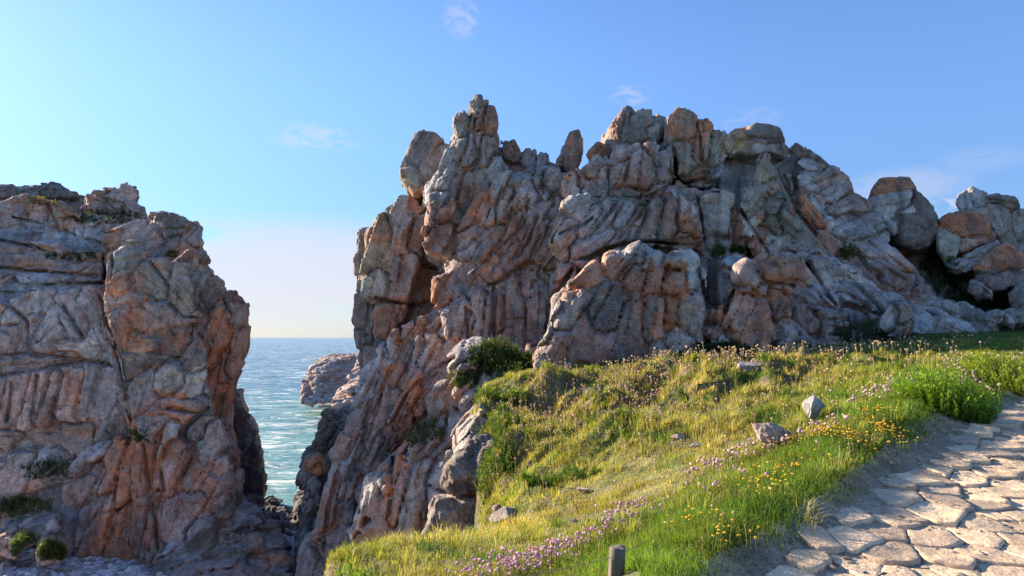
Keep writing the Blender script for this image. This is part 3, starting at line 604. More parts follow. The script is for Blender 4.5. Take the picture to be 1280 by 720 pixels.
boulder('boulder', [([(1262,368),(1275,356),(1300,350),(1320,362),(1320,392),(1280,392),(1268,384)], 24.6, dict(T=2, r=.4))],
        [], 'brown boulder half out of frame at the right edge above the flat white slabs', seed=42, group=RG, fill=1.2)
boulder('boulder', [([(1102,412),(1104,400),(1112,388),(1119,378),(1128,378),(1136,386),(1140,400),(1136,412),(1130,424),(1106,424)], 21.0, dict(T=1.2, r=.2, b=.1))],
        [(1115,395,26,20,60,0,'W'),(1130,395,26,20,80,.02,'D')], 'pale pointed rock standing by itself in the shaded grass at the foot of the outcrop', h=.04, seed=43, fill=.8, sc=.5)
boulder('boulder', [([(1232,392),(1246,388),(1262,394),(1268,404),(1236,406)], 22.8, dict(T=1.2, r=.2))], [], 'flat pale slab lying in the shaded turf below the heap, left of a darker one', h=.05, seed=44, fill=.8, col='W', sc=.5)
boulder('boulder', [([(1252,390),(1268,385),(1290,390),(1300,404),(1270,406)], 23.4, dict(T=1.2, r=.2))], [], 'flat darker slab at the right edge of the shaded turf below the heap', h=.05, seed=45, fill=.8, sc=.5)

# offshore
boulder('islet', [([(377,492),(380,474),(388,458),(404,450),(430,448),(470,447),(470,512),(420,508),(382,507)], 96, dict(T=26, r=.6, b=2.0))],
        [(400,458,60,10,3,.2,'R'),(430,462,80,10,3,0,'R'),(410,480,60,22,5,0,'M'),(390,495,30,20,50,0,'R'),(415,495,50,24,20,.3,'R'),(445,475,50,22,0,0,'P')],
        'low layered pinkish islet with a flat top in the sea beyond the channel', h=.2, seed=51, fill=6, amp=1.6, sc=2.2, cat='islet', col='P', ang=3)
boulder('sea_rock', [([(417,520),(416,504),(422,494),(436,486),(455,470),(470,470),(470,535),(428,528)], 70, dict(T=12, r=.5, b=1.0))],
        [(430,500,40,20,10,0,'M'),(445,485,30,20,20,.2,'P')], 'blocky brown sea rock in front of the layered islet, partly hidden by the outcrop', h=.16, seed=52, fill=3.5, amp=1.3, sc=1.6, cat='sea rock', col='P', ang=5)
boulder('broken_rocks', [([(374,600),(378,585),(390,575),(398,550),(402,532),(412,528),(420,533),(428,526),(446,520),(450,560),(440,640),(425,690),(420,760),(378,760),(384,690),(380,640)], 31.0, dict(T=5, r=.3, b=.2)),
        ([(374,600),(380,580),(398,572),(404,600),(394,640),(384,650),(377,625)], 30.0, dict(T=3, r=.3, b=.1)),
        ([(382,662),(400,668),(404,700),(400,740),(375,740),(372,690)], 29.4, dict(T=3, r=.4, b=.3))],
        [(410,540,34,20,60,.1,'D'),(425,545,34,20,60,.0,'D'),(395,580,34,30,60,.1,'O'),(410,590,34,20,60,.0,'G'),(382,600,34,16,80,.1,'G'),(395,625,60,26,-70,.0,'B'),(410,640,60,26,80,0,'B')],
        'shattered dark blocks stepping down into the water at the left foot of the outcrop', h=.08, seed=53, fill=1.4, amp=1.3, sc=1, cat='broken rocks', sea=-10)
boulder('sea_rock', [([(318,660),(322,648),(336,644),(350,652),(362,660),(372,640),(386,632),(400,650),(400,690),(396,760),(310,760)], 38, dict(T=5, r=.6, b=.5)),
        ([(300,690),(330,668),(360,672),(380,690),(380,760),(300,760)], 34, dict(T=4, r=.5, b=.6))], [],
        'black wet rocks choking the narrow channel between the two cliffs', h=.09, seed=54, fill=1.6, amp=1, sc=1, col='K', ang=10, cat='sea rock', sea=-7.5)
boulder('rock_slab', [([(186,712),(205,690),(222,672),(238,660),(262,648),(290,643),(310,642),(326,655),(330,680),(352,690),(362,712),(362,790),(180,790)], 27.6, dict(T=6, r=.4, b=1.3)),
        ([(205,760),(222,722),(250,706),(290,704),(330,712),(365,724),(370,780),(370,800),(200,800)], 25.6, dict(T=4, r=.3, b=1.6))],
        [(235,672,70,12,25,.1,'B'),(265,660,70,12,20,.2,'B'),(295,655,60,12,12,.1,'D'),(250,690,90,14,15,.0,'D'),(300,680,80,14,8,.15,'D'),(240,715,80,10,12,.1,'R'),(290,720,80,10,5,0,'R'),(340,712,60,14,-10,0,'D')],
        'dark tilted layered slab at the foot of the left cliff beside the pebbles', h=.07, seed=55, fill=1.5, amp=.7, sc=.8, cat='rock slab', col='D', ang=12)
boulder('boulder', [([(175,702),(180,694),(190,688),(204,690),(208,700),(200,708),(182,710)], 27.6, dict(T=1.2, r=.2))], [], 'small pale brown stone on the pebbles against the left cliff', h=.04, seed=56, fill=.8, sc=.5, col='M')
boulder('boulder', [([(4,668),(20,660),(48,654),(68,650),(74,660),(70,674),(40,684),(8,690)], 27.4, dict(T=2.0, r=.3, b=.4))], [], 'slanting brown rock lying at the left edge above the green beach bushes', h=.05, seed=57, fill=1.0, sc=.6, col='M', ang=15)
boulder('boulder', [([(48,690),(54,682),(66,680),(78,686),(78,702),(50,706)], 26.2, dict(T=1.2, r=.25))], [], 'small rounded stone between the two beach bushes at the lower left', h=.04, seed=58, fill=.8, sc=.5, col='M')
boulder('boulder', [([(-20,690),(0,676),(14,674),(26,684),(22,700),(-20,706)], 26.6, dict(T=1.6, r=.3))], [], 'round pinkish stone cut by the left edge, beside the beach bushes', h=.04, seed=59, fill=.8, sc=.5, col='P')

# ================================================================== LAND
cps = [ # photo u, v, distance
 (395,735,6.2),(430,694,7.0),(480,676,8.0),(545,674,9.0),(600,668,9.6),(640,655,10.2),(620,640,11.5),(612,600,13.2),(606,560,15.6),(600,520,18.3),(606,494,20.2),
 (640,480,20.5),(690,462,20.8),(740,455,20.8),(800,452,20.8),(850,446,20.9),(880,440,21.0),(940,436,21.2),(1000,430,21.6),(1060,426,22.0),(1120,422,22.4),(1200,412,24.0),(1280,404,25.0),
 (640,560,15.6),(680,510,17.8),(740,480,18.8),(820,462,19.4),(900,452,19.6),(980,448,19.4),(1060,446,19.2),(1130,444,18.6),(1200,432,19.2),(1280,420,20.0),
 (700,560,13.8),(760,520,15.0),(850,495,15.6),(940,482,15.8),(1020,478,15.6),(1080,474,15.2),(1120,468,14.8),
 (650,620,10.9),(700,610,10.4),(760,590,10.4),(820,570,10.6),(880,540,11.2),(950,520,11.8),(1020,500,12.4),(1080,490,12.6),(1130,474,13.4),
 (560,700,7.2),(650,690,7.3),(720,660,7.9),(780,640,8.0),(840,600,8.8),(900,574,9.4),(960,562,8.9),(1010,530,9.6),(1060,505,10.6),(1110,488,11.2),
 (700,735,5.3),(640,740,5.5),(767,722,4.85),(500,740,6.0),
 (800,690,5.1),(850,660,5.7),(900,625,6.3),(960,592,6.9),(1010,565,7.5),(1060,540,8.1),(1110,512,8.9),(1150,504,9.7),(1200,490,10.9),(1250,472,12.4),(1290,460,13.5),
 (850,735,4.3),(900,700,4.75),(950,665,5.25),(1000,632,5.8),(1060,595,6.5),(1110,564,7.3),(1150,536,8.2),
]
cp = np.array(cps, float); LP = P(cp[:, 0], cp[:, 1], cp[:, 2])
extra = np.array([(0, 0, -1.6), (3, 0, -1.66), (8, 0, -1.7), (-1.5, 1, -1.7), (-2.2, 3.5, -2.0), (1.4, 3.0, -1.62), (20, 4, -1.2), (20, 12, -.5), (0, -10, -1.7), (15, -12, -1.7), (30, 30, 1.5), (20, 40, 2.4), (50, 10, 0), (60, 60, 3), (20, 30, 2.4), (18, 27.5, 1.6), (4, 30, -.5), (10, 28, .0), (14, 32, 2.0), (1, 24, -1.0)], float)
# path surface itself
pth = [(960,722,4.72),(1040,722,4.7),(1140,722,4.68),(1280,722,4.66),(1030,668,5.35),(1110,625,6.1),(1200,640,5.85),(1280,620,6.3),(1150,585,7.0),(1240,575,7.2),(1190,548,8.1),(1280,540,8.5),(1240,518,9.7),(1290,498,11.3),(1340,476,13.5),(1400,540,8.6),(1500,500,11)]
pp = np.array(pth, float); PP = P(pp[:, 0], pp[:, 1], pp[:, 2])
AL = np.concatenate([LP, extra, PP])
def tps_fit(X, z, lam=.02):
    d = np.linalg.norm(X[:, None] - X[None], axis=2); K = np.where(d > 0, d * d * np.log(d + 1e-9), 0) + lam * np.eye(len(X))
    Pm = np.concatenate([np.ones((len(X), 1)), X], 1)
    A = np.block([[K, Pm], [Pm.T, np.zeros((3, 3))]])
    return np.linalg.solve(A, np.concatenate([z, np.zeros(3)]))
TW = tps_fit(AL[:, :2], AL[:, 2])
# the height field is tabulated once and sampled bilinearly
GX0, GY0, GS, GN = -14.0, -14.0, 0.2, (400, 420)
def tps_raw(X):
    out = np.zeros(len(X))
    for i in range(0, len(X), 20000):
        q = X[i:i + 20000]; d = np.linalg.norm(q[:, None] - AL[None, :, :2], axis=2)
        out[i:i + 20000] = (np.where(d > 0, d * d * np.log(d + 1e-9), 0) @ TW[:-3]) + TW[-3] + q @ TW[-2:]
    return out
gx, gy = np.meshgrid(GX0 + np.arange(GN[0]) * GS, GY0 + np.arange(GN[1]) * GS, indexing='ij')
TAB = tps_raw(np.stack([gx.ravel(), gy.ravel()], 1)).reshape(GN)
def bil(T, x, y):
    fx = np.clip((x - GX0) / GS, 0, GN[0] - 1.001); fy = np.clip((y - GY0) / GS, 0, GN[1] - 1.001)
    i = fx.astype(int); j = fy.astype(int); a = fx - i; b = fy - j
    return T[i, j] * (1 - a) * (1 - b) + T[i + 1, j] * a * (1 - b) + T[i, j + 1] * (1 - a) * b + T[i + 1, j + 1] * a * b
def pxy(u, v, Y): q = P(u, v, Y); return (float(q[0]), float(q[1]))
LAND = [pxy(360, 740, 5.9), pxy(425, 694, 7.0), pxy(480, 672, 8.0), pxy(545, 670, 9.0), pxy(600, 664, 9.6), pxy(612, 650, 10.4), pxy(622, 630, 11.6), pxy(604, 600, 13.2), pxy(612, 560, 15.0), pxy(596, 540, 16.4), pxy(606, 520, 17.6), pxy(590, 505, 19.2), pxy(600, 480, 22), (-.6, 25), (0, 30), (2, 40), (6, 66), (64, 66), (64, -13.5), (-3.2, -13.5), (-2.9, 2)]
LAND = [(float(a), float(b)) for a, b in LAND]
def land_d(x, y): return poly_sdf(np.asarray(x, np.float32), np.asarray(y, np.float32), LAND)   # <0 inside
PATHE = [pxy(900, 760, 4.2), pxy(950, 716, 4.75), pxy(1010, 680, 5.2), pxy(1070, 637, 5.9), pxy(1115, 600, 6.7), pxy(1150, 566, 7.6), pxy(1200, 540, 8.6), pxy(1250, 508, 10.3), pxy(1290, 490, 12.0), pxy(1350, 470, 15)]
PATHP = [(-.2, -13)] + [(.55, 2)] + PATHE + [(16, 19), (30, 30), (34, 28), (22, 14), (13, 6), (9, -13)]
PATHP = [(float(a), float(b)) for a, b in PATHP]
def path_d(x, y): return poly_sdf(np.asarray(x, np.float32), np.asarray(y, np.float32), PATHP)   # <0 on the path
def n2d(x, y, s, o=0.0, octv=3): return fbm(np.stack([np.asarray(x) * s + o, np.asarray(y) * s - o, np.full(len(x), o * 1.7 + .5)], 1), octv)
def softmask(u0, v0, Y0, rx, ry, x, y):
    c = P(u0, v0, Y0); return np.exp(-(((x - c[0]) / rx) ** 2 + ((y - c[1]) / ry) ** 2))
def mound(x, y):   # tussocky slope between the outcrop and the worn hollow
    v = softmask(700, 530, 16.0, 3.6, 4.6, x, y) + softmask(840, 490, 16.2, 3.6, 2.8, x, y) + .5 * softmask(980, 470, 17, 4, 2, x, y)
    return np.clip(v, 0, 1)
def hollow(x, y):  # short dry turf
    v = softmask(560, 700, 7.4, 1.6, 1.3, x, y) + softmask(700, 650, 8.4, 1.4, 1.3, x, y) + softmask(790, 612, 9.3, 1.2, 1.0, x, y) + softmask(860, 575, 10.3, .9, .7, x, y)
    return np.clip(v * 1.25, 0, 1)
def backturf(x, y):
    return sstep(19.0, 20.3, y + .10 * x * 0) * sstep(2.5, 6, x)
def edge_wob(y): return 1 - sstep(9.2, 10.0, y) * (1 - sstep(21, 23, y)) * .55
def ground_z(x, y):
    x = np.asarray(x, float); y = np.asarray(y, float)
    z = bil(TAB, x, y)
    pd = path_d(x, y)
    m = mound(x, y); h = hollow(x, y); off = sstep(0, .5, pd)
    tus = np.abs(n2d(x, y, 1.9, 3, 2)); z = z + off * m * (.46 * n2d(x, y, .9, 8, 3) + .42 * (.45 - tus))
    z = z + off * (1 - h) * (1 - backturf(x, y) * .8) * (.05 * n2d(x, y, 2.2, 5, 3)) + off * .02 * n2d(x, y, 5, 6, 3)
    # verge stands a little above the trodden path
    z = z - .07 * sstep(.28, -.02, pd) * sstep(0, 3, y) 
    ld = land_d(x, y) + (.35 * n2d(x, y, .8, 12, 3) + .10 * n2d(x, y, 3.1, 41, 3)) * edge_wob(y)
    drop = np.where(ld > 0, np.minimum(ld * (1.5 + 12.0 * sstep(0, .3, ld)) + .2 * sstep(0, .25, ld), 30), 0)
    z = z - .30 * sstep(-.55, .05, ld) ** 2 * sstep(10, 12, y)
    z = z - drop + np.where(ld > .2, .45 * n2d(x, y, .9, 21, 4), 0)
    return np.maximum(z, -11.5)

def grid_mesh(xs, ys, zf):
    X, Y = np.meshgrid(xs, ys, indexing='ij'); x, y = X.ravel(), Y.ravel(); z = zf(x, y)
    n, m = len(xs), len(ys); i, j = np.meshgrid(np.arange(n - 1), np.arange(m - 1), indexing='ij'); a = (i * m + j).ravel()
    return np.stack([x, y, z], 1), np.stack([a, a + m, a + m + 1, a + 1], 1)
def graded(lo, a, b, hi, fine, coarse):
    mid = np.arange(a, b, fine); g = []
    x, s = a, fine
    while x > lo: s = min(s * 1.25, coarse); x -= s; g.append(x)
    l = g[::-1]; g = []; x, s = mid[-1], fine
    while x < hi: s = min(s * 1.25, coarse); x += s; g.append(x)
    return np.array(l + list(mid) + g)
xs = graded(-13.8, -4.2, 13.0, 64, .055, 1.2); ys = graded(-13.8, 3.8, 23.0, 66, .055, 1.2)
GV, GQ = grid_mesh(xs, ys, ground_z)
ld = land_d(GV[:, 0], GV[:, 1]); keep = (ld[GQ].min(1) < 9)
pdv = path_d(GV[:, 0], GV[:, 1]); x, y = GV[:, 0], GV[:, 1]
gcol = np.tile(np.array([.12, .14, .035]), (len(GV), 1))
def cm(c, m): 
    global gcol
    gcol = gcol * (1 - m[:, None]) + np.array(c) * m[:, None]
nz1 = n2d(x, y, 1.4, 2, 4)
cm((.20, .18, .08), np.clip(hollow(x, y), 0, 1) * sstep(-.7, .4, nz1))
cm((.10, .065, .04), mound(x, y) * sstep(.15, .6, n2d(x, y, 1.5, 31, 3)) * .8)
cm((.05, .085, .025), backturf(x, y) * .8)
dirt = np.clip(sstep(.12, .5, n2d(x, y, 1.1, 44, 4)) * hollow(x, y), 0, 1)
cm((.19, .13, .08), dirt * .8)
cm((.23, .165, .11), sstep(.06, -.06, pdv + .12 * n2d(x, y, 2.5, 9, 3)))
edge = sstep(-.15, .25, ld + .3 * n2d(x, y, 1.7, 15, 3))
slp = np.hypot(np.gradient(GV[:, 2].reshape(len(xs), len(ys)), xs, axis=0), np.gradient(GV[:, 2].reshape(len(xs), len(ys)), ys, axis=1)).ravel()
cm((.17, .125, .09), sstep(.9, 1.6, slp))
cm((.13, .10, .07), edge * sstep(-.4, .3, n2d(x, y, 1.3, 19, 3) + .2))
mt = NT('earth_turf'); wv = mt.coord(); tcol = mt.attr('tint')
a1 = mt.noise(wv, 9.0, 5, .7); a2 = mt.noise(wv, 55.0, 3, .7)
c = mt.mix(.9, tcol, mt.ramp(a1, [(.28, .5), (.5, 1.0), (.75, 1.6)]), 'MULTIPLY'); c = mt.mix(.8, c, mt.ramp(a2, [(.3, .5), (.5, 1.0), (.72, 1.7)]), 'MULTIPLY')
TURF = mt.done(mt.bsdf(c, .95, mt.bump(mt.math('ADD', a1, mt.math('MULTIPLY', a2, .5)), .8, .03)))
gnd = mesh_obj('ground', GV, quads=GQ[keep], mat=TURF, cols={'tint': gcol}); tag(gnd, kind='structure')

# ================================================================== STONE PATH
mt = NT('path_stone'); wv = mt.coord(); tcol = mt.attr('tint')
a1 = mt.noise(wv, 5.0, 6, .65); a2 = mt.noise(wv, 38.0, 4, .75)
c = mt.mix(.6, tcol, mt.ramp(a1, [(.3, .62), (.5, 1.0), (.7, 1.3)]), 'MULTIPLY'); c = mt.mix(.7, c, mt.ramp(a2, [(.3, .6), (.5, 1.0), (.68, 1.45)]), 'MULTIPLY')
STONE = mt.done(mt.bsdf(c, .85, mt.bump(mt.math('ADD', a1, mt.math('MULTIPLY', a2, .22)), 1.0, .035)))
pr = np.random.default_rng(77)
# a bed of the path: thin strip of trodden grit following the ground
bx = graded(-1, .8, 11.0, 16, .06, .6); by = graded(-6, 4.0, 14.0, 22, .06, .6)
BV, BQ = grid_mesh(bx, by, lambda x, y: ground_z(x, y) + .022 + .012 * n2d(x, y, 6, 3, 3))
bk = path_d(BV[:, 0], BV[:, 1])[BQ].max(1) < .30
bc = np.tile(np.array([.34, .25, .17]), (len(BV), 1)) * (1 + .25 * n2d(BV[:, 0], BV[:, 1], 3, 8, 3))[:, None]
pathbed = mesh_obj('path', BV, quads=BQ[bk], mat=TURF, cols={'tint': bc}); tag(pathbed, kind='structure')
# irregular flagstones from a relaxed 2-D cell layout, longer across the path than along it
dirp = np.array([.70, .714]); crs = np.array([.714, -.70])
gxx, gyy = np.meshgrid(np.arange(-16, 40), np.arange(-14, 52)); sx_, sy_ = .345, .235
base = np.stack([(gxx + .5 * (gyy % 2)).ravel() * sx_, gyy.ravel() * sy_], 1) + pr.normal(0, .085, (gxx.size, 2))
big = pr.random(len(base)) < .2; base = base[~big]
org = np.array([2.2, 4.0])
def tow(q): 
    # local axes: first = mostly screen-right, second = away
    return org + q[..., :1] * np.array([.97, -.24]) + q[..., 1:] * np.array([.24, .97])
def clipcell(i, B):
    p0 = B[i]; poly = [p0 + np.array(v) for v in ((-1, -1), (1, -1), (1, 1), (-1, 1))]
    d = np.linalg.norm(B - p0, axis=1); nb = np.argsort(d)[1:18]
    for k in nb:
        m = (B[k] + p0) / 2; n = B[k] - p0; new = []
        for a in range(len(poly)):
            A_, B_ = poly[a], poly[(a + 1) % len(poly)]; da = (A_ - m) @ n; db = (B_ - m) @ n
            if da <= 0: new.append(A_)
            if da * db < 0: new.append(A_ + (B_ - A_) * da / (da - db))
        poly = new
        if not poly: return None
    return np.array(poly)
stones = []
for i in range(len(base)):
    wxy = tow(base[i]); 
    pdi = path_d([wxy[0]], [wxy[1]])[0]
    gap_lo = .03 - .13 * math.sin(i * 3.3)
    if pdi > gap_lo or wxy[1] < 3.2 or wxy[1] > 18 or wxy[0] > wxy[1] * .80 + .6: continue
    pl = clipcell(i, base)
    if pl is None or len(pl) < 3: continue
    c0 = pl.mean(0); n = 28
    ang = np.arctan2(pl[:, 1] - c0[1], pl[:, 0] - c0[0]); pl = pl[np.argsort(ang)]
    # resample outline, shrink by the joint, round the corners
    seg = np.linalg.norm(np.roll(pl, -1, 0) - pl, axis=1); cum = np.concatenate([[0], np.cumsum(seg)]); tt = np.linspace(0, cum[-1], n, endpoint=False)
    k = np.searchsorted(cum, tt, 'right') - 1; f = (tt - cum[k]) / seg[k]
    o = pl[k] + (np.roll(pl, -1, 0)[k] - pl[k]) * f[:, None]
    for _ in range(1): o = .8 * o + .10 * (np.roll(o, 1, 0) + np.roll(o, -1, 0))
    v = o - c0; r_ = np.linalg.norm(v, axis=1, keepdims=True); o = c0 + v * np.maximum(r_ - .001 - .005 * pr.random(), r_ * .5) / r_ * (1 + .03 * pr.normal(0, 1, (n, 1)))
    hgt = pr.uniform(.030, .048); tilt = pr.normal(0, .02, 2)
    rings = [(1.0, -.05), (1.0, hgt * .6), (.985, hgt * .9), (.955, hgt), (.80, hgt), (.55, hgt), (.28, hgt)]
    VV = []
    for s_, hh in rings:
        q = c0 + (o - c0) * s_; VV.append(np.concatenate([tow(q), np.full((n, 1), hh)], 1))
    VV.append(np.concatenate([tow(c0[None]), [[hgt]]], 1)); VV = np.concatenate(VV)
    wc = tow(c0); gz = ground_z(np.array([wc[0]]), np.array([wc[1]]))[0]
    lx, ly = VV[:, 0] - wc[0], VV[:, 1] - wc[1]
    gzz = ground_z(VV[:, 0], VV[:, 1]); top = VV[:, 2] > 0
    VV[:, 2] += .5 * gz + .5 * gzz + tilt[0] * lx + tilt[1] * ly + top * (.016 * n2d(VV[:, 0], VV[:, 1], 5, 3, 4))
    fc = []
    for a in range(len(rings) - 1):
        for b in range(n): b2 = (b + 1) % n; fc.append((a * n + b, a * n + b2, (a + 1) * n + b2, (a + 1) * n + b))
    L_ = (len(rings) - 1) * n
    for b in range(n): fc.append((L_ + b, L_ + (b + 1) % n, len(rings) * n))
    hue = pr.random(); col = np.array([.70, .51, .32]) * (1 - .38 * hue * hue) * pr.uniform(.85, 1.15) + np.array([.0, .0, .02]) * hue
    stones.append((math.hypot(*wc), VV, fc, col, np.array([wc[0], wc[1], gz])))
stones.sort(key=lambda s: s[0])
def vis(s): 
    u = 640 + F * s[4][0] / s[4][1]; return u < 1750
stones = [s for s in stones if vis(s)]
for s in stones[:100]:
    mesh_obj('paving_stone', s[1], faces=s[2], mat=STONE, loc=s[4], parent=pathbed, cols={'tint': np.tile(s[3], (len(s[1]), 1))})
if len(stones) > 100:
    VV, FF, CC, n0 = [], [], [], 0
    for s in stones[100:]:
        VV.append(s[1]); FF += [tuple(n0 + k for k in f) for f in s[2]]; CC.append(np.tile(s[3], (len(s[1]), 1))); n0 += len(s[1])
    o = mesh_obj('distant_paving', np.concatenate(VV), faces=FF, mat=STONE, parent=pathbed, cols={'tint': np.concatenate(CC)}); o['kind'] = 'stuff'
print('stones', len(stones))

# ================================================================== BEACH + SEA
def beach_z(x, y):
    z = -8.7 - .05 * (y - 28) - .10 * np.maximum(x + 14, 0) - .5 * sstep(-12, -8, x) + .12 * n2d(x, y, .6, 3, 4)
    return np.maximum(z, -11.4) 
bxs = np.arange(-34, -3.0, .14); bys = np.arange(8, 36, .14)
BV, BQ = grid_mesh(bxs, bys, lambda x, y: beach_z(x, y) + .05 * n2d(x, y, 3.1, 5, 2))
mt = NT('pebbles'); wv = mt.coord(); v1 = mt.n('ShaderNodeTexVoronoi'); mt.l(wv, v1.inputs['Vector']); v1.inputs['Scale'].default_value = 13
c = mt.mix(.7, mt.ramp(v1.outputs['Color'], [(0, (.24, .22, .22)), (.5, (.46, .42, .40)), (1, (.7, .64, .60))]), mt.ramp(mt.noise(wv, 40, 3), [(.3, .6), (.7, 1.3)]), 'MULTIPLY')
PEB = mt.done(mt.bsdf(c, .8, mt.bump(v1.outputs['Distance'], -.9, .12)))
bch = mesh_obj('beach', BV, quads=BQ, mat=PEB); tag(bch, kind='structure')
def ico(sub=1):
    import bmesh
    bm = bmesh.new(); bmesh.ops.create_icosphere(bm, subdivisions=sub, radius=1); V = np.array([v.co[:] for v in bm.verts]); Fc = np.array([[v.index for v in f.verts] for f in bm.faces]); bm.free(); return V, Fc
IV, IF = ico(1)
pr = np.random.default_rng(5); N = 9000
px = pr.uniform(-24, -7, N); py = pr.uniform(21, 31, N); s = np.minimum(pr.gamma(2.2, .035, N) + .03, .15); 
pz = beach_z(px, py) + .05 * n2d(px, py, 3.1, 5, 2) + s * .25
sc3 = np.stack([s * pr.uniform(.8, 1.6, N), s * pr.uniform(.8, 1.4, N), s * pr.uniform(.4, .8, N)], 1); th = pr.uniform(0, 6.28, N)
q = IV[None] * (1 + .22 * pr.normal(0, 1, (N, len(IV), 1))) * sc3[:, None]; ca, sa = np.cos(th)[:, None], np.sin(th)[:, None]
q = np.stack([q[..., 0] * ca - q[..., 1] * sa, q[..., 0] * sa + q[..., 1] * ca, q[..., 2]], -1) + np.stack([px, py, pz], 1)[:, None]
pc = np.array([.44, .40, .39]) * pr.uniform(.5, 1.9, (N, 1)) * (1 + .06 * pr.normal(0, 1, (N, 3)))
mt = NT('loose_stones'); LST = mt.done(mt.bsdf(mt.attr('tint'), .8))
pb = mesh_obj('pebbles', q.reshape(-1, 3), tris=(IF[None] + (np.arange(N) * len(IV))[:, None, None]).reshape(-1, 3), mat=LST, smooth=False, cols={'tint': np.repeat(pc, len(IV), 0)})
tag(pb, 'grey and pinkish shingle covering the cove floor below the left cliff', 'shingle', kind='stuff')

SEA = -10.0
def waves(x, y):
    p = np.stack([x, y, np.zeros(len(x))], 1).astype(np.float32)
    z = .16 * fbm(p * np.array([.11, .22, 1], np.float32), 4, .6) + .05 * fbm(p * np.array([.5, .9, 1], np.float32) + 9, 4, .6)
    return SEA + z
ss = np.arange(-.95, .34, .0036); wy = 26 * np.exp(np.arange(0, 5.2, .0050))
S_, Y_ = np.meshgrid(ss, wy, indexing='ij'); xw, yw = (S_ * Y_).ravel(), Y_.ravel()
nn, mm = len(ss), len(wy); i, j = np.meshgrid(np.arange(nn - 1), np.arange(mm - 1), indexing='ij'); a = (i * mm + j).ravel()
WV = np.stack([xw, yw, waves(xw, yw)], 1); WQ = np.stack([a, a + mm, a + mm + 1, a + 1], 1)
n0 = len(WV); y1 = wy[-1]; k0, k1 = ss[0], ss[-1]; zs = SEA - .1
rim = [(k0 * 26, 26, zs), (k1 * 26, 26, zs), (k1 * y1, y1, zs), (k0 * y1, y1, zs), (-60000, -60000, zs), (60000, -60000, zs), (60000, 60000, zs), (-60000, 60000, zs)]
rq = [(n0, n0 + 4, n0 + 5, n0 + 1), (n0 + 1, n0 + 5, n0 + 6, n0 + 2), (n0 + 2, n0 + 6, n0 + 7, n0 + 3), (n0 + 3, n0 + 7, n0 + 4, n0)]
mt = NT('sea_water'); wv = mt.coord()
cd = mt.n('ShaderNodeSeparateXYZ'); mt.l(wv, cd.inputs[0]); near = mt.n('ShaderNodeMapRange'); mt.l(cd.outputs[1], near.inputs[0]); near.inputs[1].default_value = 40; near.inputs[2].default_value = 170
big_ = mt.noise(mt.coord((.030, .05, 1)), 1.0, 4, .6)
deep = mt.mix(near.outputs[0], (.13, .34, .34), (.09, .20, .28))
deep = mt.mix(mt.ramp(big_, [(.4, 0), (.7, .7)]), deep, (.22, .45, .42))
fo = mt.noise(mt.coord((.16, .5, 1), (0, 0, .25)), 1.0, 7, .72, 1.2)
shore = mt.n('ShaderNodeMapRange'); mt.l(cd.outputs[1], shore.inputs[0]); shore.inputs[1].default_value = 105; shore.inputs[2].default_value = 45
foam = mt.ramp(mt.math('ADD', fo, mt.math('MULTIPLY', shore.outputs[0], .04)), [(.545, 0), (.60, .75), (.68, 1)])
colw = mt.mix(foam, deep, (.78, .80, .80))
r1 = mt.noise(mt.coord((.35, 1.0, 1), (0, 0, .1)), 1.0, 6, .65); r2 = mt.noise(mt.coord((1.6, 3.6, 1)), 1.0, 5, .7); r3 = mt.noise(mt.coord((.045, .14, 1), (0, 0, -.1)), 1.0, 5, .65)
hh = mt.math('ADD', mt.math('ADD', mt.math('MULTIPLY', r1, .6), mt.math('MULTIPLY', r2, .16)), mt.math('MULTIPLY', r3, 2.2))
WAT = mt.done(mt.bsdf(colw, mt.mix(foam, .22, .8), mt.bump(hh, 1.0, 1.0), IOR=1.33, Specular_IOR_Level=.5))
sea = mesh_obj('sea', np.concatenate([WV, np.array(rim)]), quads=np.concatenate([WQ, np.array(rq)]), mat=WAT); tag(sea, kind='structure')

# ================================================================== GRASS
GR = np.random.default_rng(99)
mt = NT('grass_blades'); tcol = mt.attr('tint')
dif = mt.bsdf(tcol, .6, Specular_IOR_Level=.3); tr = mt.n('ShaderNodeBsdfTranslucent'); mt.l(mt.mix(1.0, tcol, (1.25, 1.2, .55), 'MULTIPLY'), tr.inputs['Color'])
ms = mt.n('ShaderNodeMixShader'); ms.inputs[0].default_value = .48; mt.l(dif, ms.inputs[1]); mt.l(tr.outputs[0], ms.inputs[2]); GRASSM = mt.done(ms.outputs[0])
def blades(x, y, z, h, wd, lean, col, tip, r):
    n = len(x); th = r.uniform(0, 2 * np.pi, n); ph = r.uniform(0, 2 * np.pi, n)
    side = np.stack([np.cos(th), np.sin(th), np.zeros(n)], 1); ld_ = np.stack([np.cos(ph), np.sin(ph), np.zeros(n)], 1)
    b = np.stack([x, y, z - .01], 1); up = np.array([0, 0, 1.])
    mid = b + up * (h * .55)[:, None] + ld_ * (lean * h * .25)[:, None]; tp = b + up * (h * (1 - .25 * lean))[:, None] + ld_ * (lean * h * .8)[:, None]
    w_ = wd[:, None] * side
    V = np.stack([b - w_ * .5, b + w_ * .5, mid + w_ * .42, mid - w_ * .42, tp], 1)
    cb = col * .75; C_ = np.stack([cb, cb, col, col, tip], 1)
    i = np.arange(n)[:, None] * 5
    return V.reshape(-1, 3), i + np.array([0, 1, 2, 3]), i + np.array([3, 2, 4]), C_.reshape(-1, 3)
def scatter(n, u0, u1, v0, v1, r):
    # even over the ground, thinned with distance so that near turf is densest
    a = r.random(n); y = 4.0 * (23.5 / 4.0) ** (a ** .86); 
    u = r.uniform(-250, 1360, n); x = (u - 640) / F * y * 1.0
    return x, y
n = 700000
x, y = scatter(n, 0, 0, 0, 0, GR)
